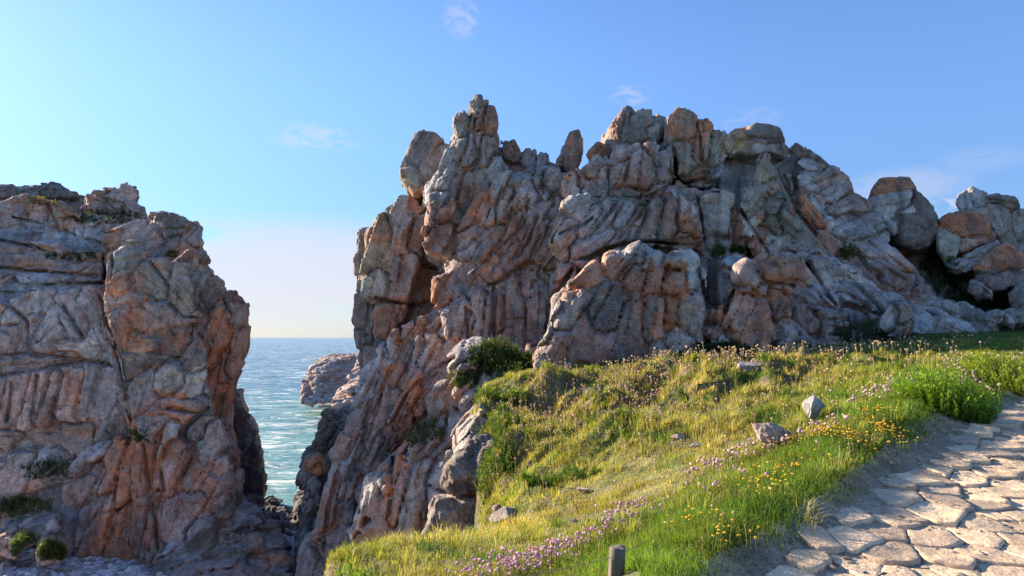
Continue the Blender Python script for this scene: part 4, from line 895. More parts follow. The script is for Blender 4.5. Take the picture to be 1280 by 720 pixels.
ld = land_d(x, y) + .35 * n2d(x, y, .8, 12, 3) * edge_wob(y) + .03; pd = path_d(x, y)
m = mound(x, y); h_ = hollow(x, y); bt = backturf(x, y)
c1 = n2d(x, y, 2.6, 2, 3); c2 = n2d(x, y, .8, 14, 3)
bank = np.exp(-((pd - .75) / .75) ** 2) * sstep(30, 6, y)
dens = np.clip(1.0 - .30 * h_ - .45 * m * sstep(.1, .5, n2d(x, y, 1.5, 31, 3)) + .3 * c1, .05, 1)
keep = (ld < .12) & (pd > -.10 + .16 * c1) & (GR.random(n) < dens)
keep |= (pd <= -.05) & (pd > -.5) & (GR.random(n) < .03)
rock_ok = np.ones(n, bool)
keep &= ~((np.abs(x - P(767, 700, 4.75)[0]) < .13) & (y > 3.9) & (y < 4.8))
x, y, m, h_, bt, c1, c2, bank, pd = [q[keep] for q in (x, y, m, h_, bt, c1, c2, bank, pd)]
z = ground_z(x, y); n = len(x)
H = .072 + .04 * bank + .10 * m * np.clip(.5 + c1, 0, 1.4) - .030 * h_ - .03 * bt + .04 * np.maximum(c1, 0)
H = H * (.30 + .70 * sstep(-.2, .5, pd)); H = np.clip(H * GR.uniform(.55, 1.35, n), .02, .36)
H = np.where(pd < -.28, .03, H)
W = np.clip(y * .00075, .0035, .014) * GR.uniform(.7, 1.4, n)
g = np.array([.125, .215, .028]); yg = np.array([.32, .33, .055]); dr = np.array([.48, .37, .17]); dg = np.array([.045, .095, .025])
k1 = np.clip(.15 + .55 * m + .5 * c2 + .3 * c1 - .65 * bank + .15 * h_, 0, 1)[:, None]
col = g * (1 - k1) + yg * k1
k2 = (GR.random(n) < np.clip(.18 + .30 * h_ + .22 * m + .2 * c2 - .2 * bank, .02, .8))[:, None]
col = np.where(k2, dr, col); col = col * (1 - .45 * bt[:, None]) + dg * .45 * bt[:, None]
cv = (n2d(x, y, 3.3, 91, 3))[:, None]; col = col * (1 + .35 * cv + .25 * n2d(x, y, 1.1, 51, 2)[:, None]) + np.array([.05, .02, 0]) * np.clip(-cv, 0, 1); col = np.clip(col, .01, 1) * GR.uniform(.65, 1.35, (n, 1)); tip = col * 1.15 + np.array([.03, .02, 0]) * m[:, None]
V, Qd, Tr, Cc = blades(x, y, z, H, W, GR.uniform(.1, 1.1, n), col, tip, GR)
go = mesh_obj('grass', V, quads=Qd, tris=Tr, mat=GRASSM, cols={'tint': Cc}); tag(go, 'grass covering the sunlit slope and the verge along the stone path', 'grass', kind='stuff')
print('grass', n, round(time.time() - T0, 1))

# ---- taller tussocks: fans of long pale blades on the slope
def fans(cx, cy, nb, rad, hh, colf, r, wmul=1.0, lean=1.0):
    k = len(cx); X = np.repeat(cx, nb); Y = np.repeat(cy, nb); rr = rad * np.sqrt(r.random(k * nb)); a = r.uniform(0, 6.283, k * nb)
    dx, dy = rr * np.cos(a), rr * np.sin(a); x = X + dx; y = Y + dy; z = ground_z(x, y)
    h = np.repeat(hh, nb) * r.uniform(.5, 1.15, k * nb); w = np.clip(y * .0008, .003, .016) * wmul; n = k * nb
    side = np.stack([-np.sin(a), np.cos(a), 0 * a], 1) * w[:, None] * .5; out = np.stack([np.cos(a), np.sin(a), 0 * a], 1)
    ln = (rr / rad * .7 + .25 * r.random(n)) * lean
    b = np.stack([x, y, z - .02], 1); mid = b + out * (ln * h * .3)[:, None]; mid[:, 2] += h * .6; tp = b + out * (ln * h)[:, None]; tp[:, 2] += h * (1 - .35 * ln)
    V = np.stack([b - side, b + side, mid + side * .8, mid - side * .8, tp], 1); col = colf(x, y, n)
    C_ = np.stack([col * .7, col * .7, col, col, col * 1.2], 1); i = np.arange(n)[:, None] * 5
    return V.reshape(-1, 3), i + np.array([0, 1, 2, 3]), i + np.array([3, 2, 4]), C_.reshape(-1, 3)
def sample(nt, f, r, ymax=21.5):
    a = r.random(nt); y = 4.0 * (ymax / 4.0) ** (a ** .7); x = (r.uniform(200, 1300, nt) - 640) / F * y
    ok = (land_d(x, y) < -.1) & (path_d(x, y) > .12) & (r.random(nt) < f(x, y)); return x[ok], y[ok]
tx, ty = sample(5200, lambda x, y: np.clip(.75 * mound(x, y) + .12 - .05 * hollow(x, y) - .5 * backturf(x, y) + .4 * n2d(x, y, .9, 8, 2), 0, 1), GR)
def tc1(x, y, n):
    k = np.clip(.5 + .8 * n2d(x, y, .7, 61, 2) + .3 * GR.normal(0, 1, n), 0, 1)[:, None]
    return np.where(n2d(x, y, 1.6, 23, 2)[:, None] > .22, np.array([[.09, .18, .025]]), np.array([.26, .32, .045]) * (1 - k) + np.array([.58, .48, .20]) * k) * GR.uniform(.75, 1.25, (n, 1))
ex = np.concatenate([np.linspace(LAND[i][0], LAND[i + 1][0], 60) for i in range(0, 9)]); ey = np.concatenate([np.linspace(LAND[i][1], LAND[i + 1][1], 60) for i in range(0, 9)])
ex = ex + GR.normal(0, .16, len(ex)) + .05; ey = ey - .08 + GR.normal(0, .14, len(ey)); tx = np.concatenate([tx, ex]); ty = np.concatenate([ty, ey])
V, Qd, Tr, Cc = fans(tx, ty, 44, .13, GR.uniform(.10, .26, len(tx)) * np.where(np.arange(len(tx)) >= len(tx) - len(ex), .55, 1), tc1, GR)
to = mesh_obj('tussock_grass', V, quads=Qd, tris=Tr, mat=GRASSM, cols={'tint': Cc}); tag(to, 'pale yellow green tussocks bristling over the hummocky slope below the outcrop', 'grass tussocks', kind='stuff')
print('tussocks', len(tx))

# ================================================================== FLOWERS
mt = NT('flower_heads'); tcol = mt.attr('tint'); d_ = mt.bsdf(tcol, .7); tr = mt.n('ShaderNodeBsdfTranslucent'); mt.l(tcol, tr.inputs['Color']); ms = mt.n('ShaderNodeMixShader'); ms.inputs[0].default_value = .3; mt.l(d_, ms.inputs[1]); mt.l(tr.outputs[0], ms.inputs[2]); FLM = mt.done(ms.outputs[0])
def heads(name, x, y, hgt, rad, col, stemcol, r, label, cat, flat=.75):
    n = len(x); z = ground_z(x, y); lean = r.normal(0, .12, (n, 2)) * hgt[:, None]
    top = np.stack([x + lean[:, 0], y + lean[:, 1], z + hgt], 1); b = np.stack([x, y, z - .01], 1)
    sw = np.clip(y * .0004, .0012, .006)[:, None]; a = r.uniform(0, 3.14, n); sd = np.stack([np.cos(a), np.sin(a), 0 * a], 1) * sw
    SV = np.stack([b - sd, b + sd, top + sd, top - sd], 1).reshape(-1, 3); SQ = np.arange(n)[:, None] * 4 + np.arange(4)
    hv = IV * np.array([1, 1, flat]); Q = hv[None] * rad[:, None, None] * (1 + .18 * r.normal(0, 1, (n, len(IV), 1))) + top[:, None]
    HV = Q.reshape(-1, 3); HT = (IF[None] + (np.arange(n) * len(IV))[:, None, None]).reshape(-1, 3) + len(SV)
    hc = np.repeat(col, len(IV), 0) * r.uniform(.75, 1.25, (n * len(IV), 1))
    V = np.concatenate([SV, HV]); cc = np.concatenate([np.tile(stemcol, (len(SV), 1)), hc])
    o = mesh_obj(name, V, quads=SQ, tris=HT, mat=FLM, smooth=False, cols={'tint': np.clip(cc, 0, 1)}); tag(o, label, cat, kind='stuff'); return o
def clump(specs, r):
    X, Y = [], []
    for (u, v, Yd, rx, ry, n) in specs:
        c = P(u, v, Yd); X.append(c[0] + r.normal(0, rx, n)); Y.append(c[1] + r.normal(0, ry, n))
    x, y = np.concatenate(X), np.concatenate(Y); x = x + .10 * n2d(x, y, 3, 4, 2); ok = (n2d(x, y, 1.9, 77, 2) > -.38) & (path_d(x, y) > .05) & (land_d(x, y) < -.05); return x[ok], y[ok]
# fresh pink thrift along the near bank
x, y = clump([(650,722,5.8,.24,.12,170),(695,714,6.0,.22,.12,120),(745,698,6.2,.16,.12,45),(800,660,6.6,.18,.14,36),(765,655,7.2,.14,.1,16),(885,600,7.8,.26,.35,70),(935,582,8.3,.30,.35,80),(975,572,8.0,.25,.20,45),(1015,560,8.4,.2,.2,24),(905,640,6.3,.18,.18,20),(1080,512,10.0,.30,.30,34),(1130,497,10.6,.35,.3,70),(1230,460,12.6,.3,.6,110),(1200,470,11.8,.3,.4,60),(1262,450,13.2,.3,.5,60),(600,720,6.2,.2,.1,30),(700,636,9.6,.3,.2,20)], GR)
n = len(x); k = GR.random(n)[:, None]; near = sstep(6.6, 8.5, y)[:, None]
fresh = np.array([.72, .40, .50]) * (1 - k) + np.array([.62, .42, .48]) * k; faded = np.array([.58, .44, .36]) * (1 - k) + np.array([.64, .45, .44]) * k
heads('thrift', x, y, GR.uniform(.10, .21, n), np.clip(y * .0026, .0125, .024) * GR.uniform(.7, 1.15, n), fresh * (1 - near * .8) + faded * near * .8, (.16, .15, .06), GR, 'pink thrift flowers in rounded heads along the bank beside the fence post', 'thrift')
# faded seed heads over the slope
x, y = sample(9000, lambda x, y: np.clip(.5 * mound(x, y) * (.5 + 1.2 * n2d(x, y, .6, 71, 2)) + .05 * (1 - hollow(x, y)) - .3 * backturf(x, y) + .25 * softmask(900, 545, 10.5, 1.6, 1.2, x, y), 0, 1), GR)
x2, y2 = clump([(1000,448,19.3,1.8,.3,240),(880,462,19.2,1.2,.4,260),(800,500,16.5,1.2,.8,300),(740,470,19,.8,.4,160),(1060,452,18.5,1.5,.3,120),(900,482,17.2,1.4,.6,260),(690,560,13.6,.8,.8,160),(640,520,17.6,.6,.7,160),(830,545,12.8,.6,.5,90)], GR)
x = np.concatenate([x, x2]); y = np.concatenate([y, y2]); n = len(x); k = GR.random(n)[:, None]
heads('seed_heads', x, y, GR.uniform(.14, .34, n), np.clip(y * .0016, .010, .028) * GR.uniform(.7, 1.2, n), np.array([.64, .48, .25]) * (1 - k) + np.array([.60, .39, .30]) * k, (.34, .27, .10), GR, 'dried straw coloured thrift seed heads standing over the tussocky slope', 'seed heads', .9)
print('heads', n)
# yellow flowers
x, y = clump([(1040,552,7.7,.20,.16,170),(1075,548,7.8,.18,.14,130),(1020,572,7.35,.2,.15,60),(1100,560,7.5,.15,.12,30),(985,600,6.6,.2,.12,25),(950,632,6.1,.16,.10,30),(930,640,6.0,.1,.1,14),(955,560,8.0,.2,.1,10),(885,690,5.0,.12,.10,12),(850,668,5.4,.12,.08,8),(1090,530,8.3,.2,.1,30)], GR)
x = np.concatenate([x, x + GR.normal(0, .07, len(x))]); y = np.concatenate([y, y + GR.normal(0, .06, len(y))]); n = len(x); heads('yellow_flowers', x, y, GR.uniform(.10, .18, n), GR.uniform(.009, .016, n), np.tile(np.array([.80, .52, .03]), (n, 1)), (.08, .14, .02), GR, 'small bright yellow flowers in patches on the green verge of the path', 'yellow flowers', .5)

# grit and small gravel on the trodden shoulder
N = 7000; gx_ = GR.uniform(.3, 9, N); gy_ = 3.6 + 9 * GR.random(N) ** 1.5; ok = (path_d(gx_, gy_) < .12); gx_, gy_ = gx_[ok], gy_[ok]; N = len(gx_)
s = GR.gamma(2, .0045, N) + .004; gz_ = ground_z(gx_, gy_) + .024 + s * .2
q = IV[None] * (1 + .25 * GR.normal(0, 1, (N, len(IV), 1))) * (s[:, None, None] * np.array([1.2, 1, .6])) + np.stack([gx_, gy_, gz_], 1)[:, None]
gcl = np.array([.34, .26, .19]) * GR.uniform(.5, 1.5, (N, 1))
o = mesh_obj('gravel', q.reshape(-1, 3), tris=(IF[None] + (np.arange(N) * len(IV))[:, None, None]).reshape(-1, 3), mat=LST, smooth=False, cols={'tint': np.repeat(gcl, len(IV), 0)})
tag(o, 'brown grit and small gravel strewn on the dirt along the paved path', 'gravel', kind='stuff')

# ================================================================== LEAFY PLANTS
def plant(name, c, rx, ry, hh, nst, leaf, col, tip, label, cat, seed, group=None, upright=1.0, zf=None, stems_col=(.10, .10, .04), nl=26):
    # many stems, each carrying a spiral of small leaves
    r = np.random.default_rng(seed); x0, y0, z0 = c
    a = r.uniform(0, 6.283, nst); q = np.sqrt(r.random(nst)); sx, sy = x0 + rx * q * np.cos(a), y0 + ry * q * np.sin(a)
    sz = zf(sx, sy) if zf else np.full(nst, z0); h = hh * (1 - .55 * q ** 2) * r.uniform(.65, 1.15, nst)
    ln = np.stack([np.cos(a) * q, np.sin(a) * q], 1) * (.55 / upright) * h[:, None] + r.normal(0, .08, (nst, 2)) * h[:, None]
    b = np.stack([sx, sy, sz - .03], 1); t = np.stack([sx + ln[:, 0], sy + ln[:, 1], sz + h], 1)
    w = max(.004, y0 * .0003); sd = np.array([w, 0, 0]); SV = np.stack([b - sd, b + sd, t + sd * .4, t - sd * .4], 1).reshape(-1, 3); SQ = np.arange(nst)[:, None] * 4 + np.arange(4)
    f = np.tile(np.linspace(.12, 1.0, nl), nst); B = np.repeat(b, nl, 0); T = np.repeat(t, nl, 0); pos = B + (T - B) * f[:, None]
    az = r.uniform(0, 6.283, len(f)); el = r.uniform(.1, 1.1, len(f)); L_ = leaf * r.uniform(.6, 1.25, len(f))
    d = np.stack([np.cos(az) * np.cos(el), np.sin(az) * np.cos(el), np.sin(el)], 1); s_ = np.stack([-np.sin(az), np.cos(az), 0 * az], 1) * (L_ * .17)[:, None]
    up = np.array([0, 0, 1.]) * (L_ * .06)[:, None]
    m_ = pos + d * (L_ * .5)[:, None] + up; e = pos + d * L_[:, None]
    LV = np.stack([pos, m_ - s_, e, m_ + s_], 1).reshape(-1, 3); LQ = np.arange(len(f))[:, None] * 4 + np.arange(4) 
    k = np.clip(f + r.normal(0, .2, len(f)), 0, 1)[:, None] ** 2; lc = (np.array(col) * (1 - k) + np.array(tip) * k) * r.uniform(.7, 1.25, (len(f), 1))
    if name == 'leafy_plant':
        VV_ = np.concatenate([SV, LV]); o = mesh_obj(name, VV_, quads=np.concatenate([SQ, LQ + len(SV)]), mat=GRASSM, smooth=False, loc=c, cols={'tint': np.concatenate([np.tile(stems_col, (len(SV), 1)), np.repeat(lc, 4, 0)])})
        return tag(o, label, cat, group)
    root = bpy.data.objects.new(name, None); C.objects.link(root); root.location = c; root.empty_display_size = .1
    tag(root, label, cat, group)
    cc = np.array(c)
    mesh_obj('stems', SV - cc, quads=SQ, mat=GRASSM, parent=root, smooth=False, cols={'tint': np.tile(stems_col, (len(SV), 1))})
    mesh_obj('leaves', LV - cc, quads=LQ, mat=GRASSM, parent=root, smooth=False, cols={'tint': np.repeat(lc, 4, 0)})
    return root
def gp(u, v, Y):
    q = P(u, v, Y); return (float(q[0]), float(q[1]), float(ground_z([q[0]], [q[1]])[0]))
BG, BT = (.08, .18, .02), (.28, .46, .05)
plant('leafy_bush', gp(1183, 530, 9.3), .48, .48, .54, 460, .055, BG, BT, 'dense bright green leafy bush on the verge where the stone path bends', 'bush', 1, zf=ground_z)
plant('leafy_bush', gp(1256, 480, 12.2), .42, .8, .46, 460, .055, (.11, .20, .025), (.36, .46, .07), 'yellow green leafy bush on the far verge at the right edge, behind pink thrift', 'bush', 2, zf=ground_z)
plant('leafy_plant', gp(418, 722, 6.2), .24, .16, .20, 90, .05, (.08, .17, .015), (.26, .40, .04), 'vivid lime green plant at the brink of the drop, bottom left of the slope', 'plant', 3, zf=ground_z)
plant('leafy_plant', gp(1075, 425, 21.4), .7, .35, .8, 120, .09, (.035, .075, .02), (.08, .13, .04), 'dark green shrub in shade at the outcrop foot, left of the pale pointed rock', 'shrub', 4, zf=ground_z)
plant('leafy_plant', gp(945, 430, 20.8), 1.6, .35, .35, 200, .08, (.03, .07, .02), (.07, .12, .03), 'low dark green growth under the orange block of the outcrop', 'shrub', 5, zf=ground_z)
for k, (u, v, Y, lab) in enumerate([(612, 592, 13.3, 'bright green cushion hanging at the brink beside the rubble'), (604, 545, 16.2, 'dark green cushion at the brink where the mound meets the bare rock'), (600, 506, 19.0, 'green cushion on the brow of the mound, highest along the brink')]):
    plant('leafy_plant', gp(u + 8, v, Y), .32, .5, .32, 120, .06, (.06, .13, .02), (.16, .26, .04), lab, 'plant', 30 + k, zf=ground_z)
LG = 'green cushions in the grass near the drop'
plant('leafy_plant', gp(628, 560, 15.4), .35, .4, .30, 90, .07, (.04, .10, .015), (.10, .18, .03), 'bright green cushion of leaves clinging to the brink of the slope above the bare rock', 'plant', 6, zf=ground_z)
plant('leafy_plant', gp(700, 600, 11.0), .55, .3, .20, 120, .05, (.04, .11, .015), (.11, .22, .03), 'low green cushion between the tussocks and the worn turf', 'plant', 7, zf=ground_z)
# greenery rooted on rock ledges: placed where the view line meets the rock
dg = bpy.context.evaluated_depsgraph_get(); dg.update()
from mathutils import Vector as _V
def onrock(u, v, skip=6.0):
    d = ray(u, v); d = d / np.linalg.norm(d); o = _V(d) * skip
    for _ in range(4):
        hit, loc, nrm, idx, ob, _m = bpy.context.scene.ray_cast(dg, o, _V(d))
        if not hit: return None
        if ob.name.split('.')[0] in ROCKY: return loc, nrm
        o = loc + _V(d) * .05
    return None
ROCKY = {'granite_outcrop', 'sea_cliff', 'boulder', 'broken_rocks', 'rock_ridge', 'rock_slab', 'ground', 'beach'}
def ledge_plant(u, v_, ru, rv, hh, lab, ns, seed, leaf=.09):
    r = np.random.default_rng(seed); Bs, Ts = [], []
    for _ in range(ns):
        a = r.uniform(0, 6.283); q = math.sqrt(r.random()); h = onrock(u + ru * q * math.cos(a), v_ + rv * q * math.sin(a), 12.0)
        if h is None: continue
        loc, nr = np.array(h[0]), np.array(h[1])
        if nr[2] < -.35: continue
        up = np.array([0, 0, 1.]) + .55 * nr + r.normal(0, .22, 3); up /= np.linalg.norm(up)
        Bs.append(loc - nr * .03); Ts.append(loc + up * hh * (1 - .5 * q * q) * r.uniform(.5, 1.15))
    if len(Bs) < 5: print('no ledge', u, v_); return
    B0, T0_ = np.array(Bs), np.array(Ts); m = len(B0); nl = 14
    c0 = B0.mean(0); far = np.linalg.norm(B0 - np.median(B0, 0), axis=1) < (2.6 if ru > 30 else 1.0); B0, T0_ = B0[far], T0_[far]; m = len(B0)
    w = .008; sd = np.array([w, 0, 0]); SV = np.stack([B0 - sd, B0 + sd, T0_ + sd * .4, T0_ - sd * .4], 1).reshape(-1, 3)
    f = np.tile(np.linspace(.1, 1, nl), m); pos = np.repeat(B0, nl, 0) + (np.repeat(T0_, nl, 0) - np.repeat(B0, nl, 0)) * f[:, None] + r.normal(0, .03, (m * nl, 3))
    az = r.uniform(0, 6.283, len(f)); el = r.uniform(0, 1.2, len(f)); L_ = leaf * r.uniform(.6, 1.3, len(f))
    d = np.stack([np.cos(az) * np.cos(el), np.sin(az) * np.cos(el), np.sin(el)], 1); s_ = np.stack([-np.sin(az), np.cos(az), 0 * az], 1) * (L_ * .2)[:, None]
    LV = np.stack([pos, pos + d * (L_ * .5)[:, None] - s_, pos + d * L_[:, None], pos + d * (L_ * .5)[:, None] + s_], 1).reshape(-1, 3)
    dry = 'dry' in lab or 'straw' in lab; ca, cb = ((.16, .13, .05), (.33, .26, .11)) if dry else (((.06, .12, .02), (.13, .22, .04)) if 'bright' in lab else ((.035, .075, .018), (.085, .14, .035)))
    k = np.clip(f + r.normal(0, .25, len(f)), 0, 1)[:, None]; lc = (np.array(ca) * (1 - k) + np.array(cb) * k) * r.uniform(.7, 1.3, (len(f), 1))
    V = np.concatenate([SV, LV]); o = mesh_obj('ledge_plant', V, quads=np.arange(len(V) // 4)[:, None] * 4 + np.arange(4), mat=GRASSM, smooth=False, loc=B0.mean(0), cols={'tint': np.concatenate([np.tile((.10, .09, .04), (len(SV), 1)), np.repeat(lc, 4, 0)])})
    tag(o, lab, 'plant')
ledge = [(618,452,34,22,.5,'dark green scrub filling the hollow at the foot of the red wall',420),(655,462,26,14,.45,'dark green scrub at the top left of the flowery mound, against the red wall',240),(578,478,20,10,.35,'dark scrub on the ledge left of the green hollow',110),(530,545,26,14,.4,'green tuft line on the slanting ledge low on the outcrop',150),
 (888,318,20,7,.4,'dark green tuft on the ledge above the bulging slab of the outcrop',130),(920,317,14,4,.3,'small green tuft on the ledge just right of the bulging slab top',70),(528,378,3,2,.3,'green tuft at the bottom of the dark chimney beside the nose',50),(526,250,5,6,.2,'small green tuft under the perched boulder',30),
 (1175,355,34,34,.5,'dark green growth in the gully between the big leaning boulder and the right heap',420),(1240,378,26,12,.4,'green grass patch under the boulder heap at the right edge',200),(821,141,4,3,.3,'lone green plant on the summit between the two highest blocks',24),
 (174,548,14,8,.4,'green tuft in the cleft halfway up the left cliff',90),(215,320,8,4,.25,'bright green tuft on the upper right shoulder of the left cliff',30),(60,592,34,12,.5,'green growth on the lowest ledge of the left cliff',150),(30,640,42,14,.6,'wide green bush on the rock at the lower left edge',260),(33,690,18,16,.7,'left one of two round green bushes on the shingle, bright and dense',420),(64,696,16,14,.6,'right one of two round green bushes on the shingle',320),
 (130,272,52,9,.22,'dark green turf strip running along the top of the left cliff',300),(62,252,26,6,.15,'sunlit straw coloured grass near the top left of the left cliff',130),(95,322,40,5,.2,'thin dark grass seam between the rounded terraces of the left cliff',120),
 (1060,318,10,8,.25,'dark tuft in the crack under the stacked slab ridge',50),(640,500,20,10,.3,'bright green cushion at the upper left brink of the mound',90)]
for k, a_ in enumerate(ledge): ledge_plant(*a_, 50 + k)

# ================================================================== POST, WIRE, LOOSE STONES
def tube(name, pts, rad, mat, parent=None, n=12, cols=None, cap=True, loc=None):
    pts = np.array(pts, float); rad = np.broadcast_to(np.asarray(rad, float), (len(pts),)); VV = []
    for i, p in enumerate(pts):
        t = pts[min(i + 1, len(pts) - 1)] - pts[max(i - 1, 0)]; t /= np.linalg.norm(t); u_ = np.cross(t, [0.3, 1, .1]); u_ /= np.linalg.norm(u_); w_ = np.cross(t, u_); a = np.arange(n) / n * 6.2832
        VV.append(p + rad[i] * (np.cos(a)[:, None] * u_ + np.sin(a)[:, None] * w_))
    V = np.concatenate(VV + [pts[:1], pts[-1:]]); fc = []
    for i in range(len(pts) - 1):
        for b in range(n): fc.append((i * n + b, i * n + (b + 1) % n, (i + 1) * n + (b + 1) % n, (i + 1) * n + b))
    L_ = (len(pts) - 1) * n
    for b in range(n): fc.append(((b + 1) % n, b, len(V) - 2)); fc.append((L_ + b, L_ + (b + 1) % n, len(V) - 1))
    return mesh_obj(name, V, faces=fc, mat=mat, parent=parent, loc=loc)
mt = NT('weathered_wood'); wv = mt.coord((30, 30, 2.2)); a1 = mt.noise(wv, 1.0, 6, .7, .4)
WOOD = mt.done(mt.bsdf(mt.ramp(a1, [(.3, (.06, .05, .04)), (.5, (.16, .13, .105)), (.7, (.27, .23, .19))]), .85, mt.bump(a1, .9, .02)))
pc_ = P(767, 684, 4.75); pz0 = float(ground_z([pc_[0]], [pc_[1]])[0])
hp = np.linspace(pz0 - .2, pc_[2] - .004, 7); N_ = 22; a = np.arange(N_) / N_ * 6.2832
rr = .052 * (1 + .05 * np.sin(3 * a + 1) + .03 * np.sin(7 * a) - .16 * np.exp(-((a - 4.4) / .12) ** 2) - .1 * np.exp(-((a - 5.3) / .1) ** 2))
VV = [np.stack([pc_[0] + rr * np.cos(a) + .004 * i, pc_[1] + rr * np.sin(a), np.full(N_, h)], 1) for i, h in enumerate(hp)]
VV.append(np.stack([pc_[0] + .024 + rr * .9 * np.cos(a), pc_[1] + rr * .9 * np.sin(a), np.full(N_, hp[-1] + .006) + .006 * np.sin(2 * a)], 1)); VV.append(np.array([[pc_[0] + .024, pc_[1], hp[-1] + .004]]))
fc = [(i * N_ + b, i * N_ + (b + 1) % N_, (i + 1) * N_ + (b + 1) % N_, (i + 1) * N_ + b) for i in range(7) for b in range(N_)] + [(7 * N_ + b, 7 * N_ + (b + 1) % N_, 8 * N_) for b in range(N_)]
post = mesh_obj('fence_post', np.concatenate(VV), faces=fc, mat=WOOD, loc=(pc_[0], pc_[1], pz0)); tag(post, 'short weathered round wooden fence post in the grass at the bottom of the picture', 'fence post')
mt = NT('old_wire'); WIRE = mt.done(mt.bsdf((.20, .19, .18), .5, Metallic=.7))
px0, py0, pz1 = pc_[0], pc_[1], pc_[2] - .045
def wire_pts(a, b, sag, n=24): 
    a, b = np.array(a), np.array(b); t = np.linspace(0, 1, n)[:, None]; q = a + (b - a) * t; q[:, 2] -= sag * np.sin(t[:, 0] * 3.1416); return q
e1_ = P(1010, 545, 8.6); e2_ = P(560, 735, 4.9)
wpts = np.concatenate([wire_pts((e2_[0], e2_[1], e2_[2]), (px0, py0 - .055, pz1), .02)[:-1], wire_pts((px0, py0 - .056, pz1), e1_, .10)])
wr_ = tube('fence_wire', wpts, .0022, WIRE, n=6); tag(wr_, 'thin rusty wire strung from the short wooden post through the grass', 'wire')

def small_stone(name, u, v, Y, sx, sy, sz, col, label, seed, rot=0, tilt=0, cuts=9, sub=5, group=None, sink=.25):
    r = np.random.default_rng(seed); V, Fc = ico(sub); 
    for _ in range(cuts + 4):
        nn = r.normal(0, 1, 3); nn /= np.linalg.norm(nn); d = r.uniform(.3, .62); q = V @ nn - d; V = V - np.maximum(q, 0)[:, None] * nn * .94
    V = V * (1 + .035 * fbm(V.astype(np.float32) * 2.2 + seed, 4) + .03 * np.abs(fbm(V.astype(np.float32) * 6 + seed, 3)))[:, None]
    V = V * np.array([sx, sy, sz]); a = R(rot); V = V @ np.array([[math.cos(a), math.sin(a), 0], [-math.sin(a), math.cos(a), 0], [0, 0, 1]]); t_ = R(tilt); V = V @ np.array([[math.cos(t_), 0, math.sin(t_)], [0, 1, 0], [-math.sin(t_), 0, math.cos(t_)]])
    c = P(u, v, Y); z = float(ground_z([c[0]], [c[1]])[0]); cc = np.array([c[0], c[1], z + sz * (1 - sink) * .9])
    o = mesh_obj(name, V + cc, tris=Fc, mat=ROCK, loc=(c[0], c[1], z), smooth=False, cols={'tint': np.tile(np.array(col), (len(V), 1))}); tag(o, label, 'stone', group); return o
small_stone('stone', 968, 548, 8.3, .34, .25, .26, (.40, .29, .24), 'brown squared block of stone in the grass, left of a pale upright stone', 3, 15)
small_stone('stone', 1014, 530, 9.4, .22, .17, .26, (.38, .34, .33), 'pale rounded stone standing in the grass right of the brown squared block', 4, -20, 20)
small_stone('stone', 932, 470, 15.6, .48, .28, .30, (.32, .27, .25), 'flat grey brown slab lying alone in the grass below the shadow of the outcrop', 5, 5, -4)
small_stone('stone', 632, 648, 10.3, .27, .25, .17, (.33, .26, .22), 'brownish stone at the brink of the drop, largest of the rubble there', 6, 30)
for k, (u, v, Y, s_, lab) in enumerate([(600, 652, 10.6, .13, 'pinkish stone of the rubble at the brink, nearest the bare buttress'), (615, 662, 9.9, .10, 'small pinkish stone of the rubble, below the larger brink stone'), (604, 668, 9.7, .07, 'tiny orange stone of the rubble at the very edge of the turf'), (648, 662, 9.6, .07, 'tiny grey stone in the turf right of the rubble'), (622, 634, 11.6, .16, 'pink rubble stone resting against the foot of the mound')]):
    small_stone('stone', u, v, Y, s_ * 1.3, s_, s_ * .7, (.42, .28, .22), lab, 70 + k, 20 * k, group='rubble at the brink')
small_stone('stone', 868, 570, 10.4, .14, .1, .08, (.28, .25, .24), 'small dark stone in the trodden hollow of the slope', 7)
small_stone('stone', 728, 616, 10.0, .13, .1, .07, (.40, .33, .28), 'small pinkish stone half sunk where the tussocks meet the worn turf', 8)
small_stone('stone', 716, 648, 8.4, .07, .05, .03, (.46, .42, .38), 'tiny pale stone in the worn turf, below the pinkish one', 9)
small_stone('stone', 660, 706, 6.7, .10, .07, .035, (.24, .22, .21), 'tiny dark flat stone sunk in the short turf above the pink thrift', 10)
small_stone('stone', 1030, 455, 18.6, .40, .2, .06, (.42, .40, .38), 'thin pale flat stone at the edge of the shaded turf', 11, 4)
small_stone('stone', 1262, 402, 24.0, .5, .4, .16, (.40, .39, .39), 'low pale stone in shaded turf at the far right', 12, 10)
small_stone('stone', 1180, 428, 20.0, .2, .12, .04, (.44, .42, .40), 'little pale stone lying in the far shaded turf', 13)
small_stone('stone', 1145, 436, 19.0, .26, .12, .03, (.44, .42, .40), 'thin whitish slab flush with the shaded turf, nearer than the little pale stone', 14)
small_stone('stone', 850, 560, 10.9, .16, .12, .05, (.34, .27, .22), 'flat brown stone on the slope above the small dark one', 15)

# ================================================================== SKY, SUN
SUN_AZ, SUN_EL = R(-61), R(19.5)     # azimuth from the view axis (+y), negative = left
w = bpy.data.worlds.new('World'); bpy.context.scene.world = w; w.use_nodes = True
nt = w.node_tree; nt.nodes.clear()
out = nt.nodes.new('ShaderNodeOutputWorld'); bg = nt.nodes.new('ShaderNodeBackground'); sky = nt.nodes.new('ShaderNodeTexSky')
sky.sky_type = 'NISHITA'; sky.sun_disc = False; sky.sun_elevation = SUN_EL; sky.sun_rotation = SUN_AZ
sky.air_density = 1.0; sky.dust_density = 0.2; sky.ozone_density = 2.5; sky.altitude = 0
bg.inputs['Strength'].default_value = 0.09
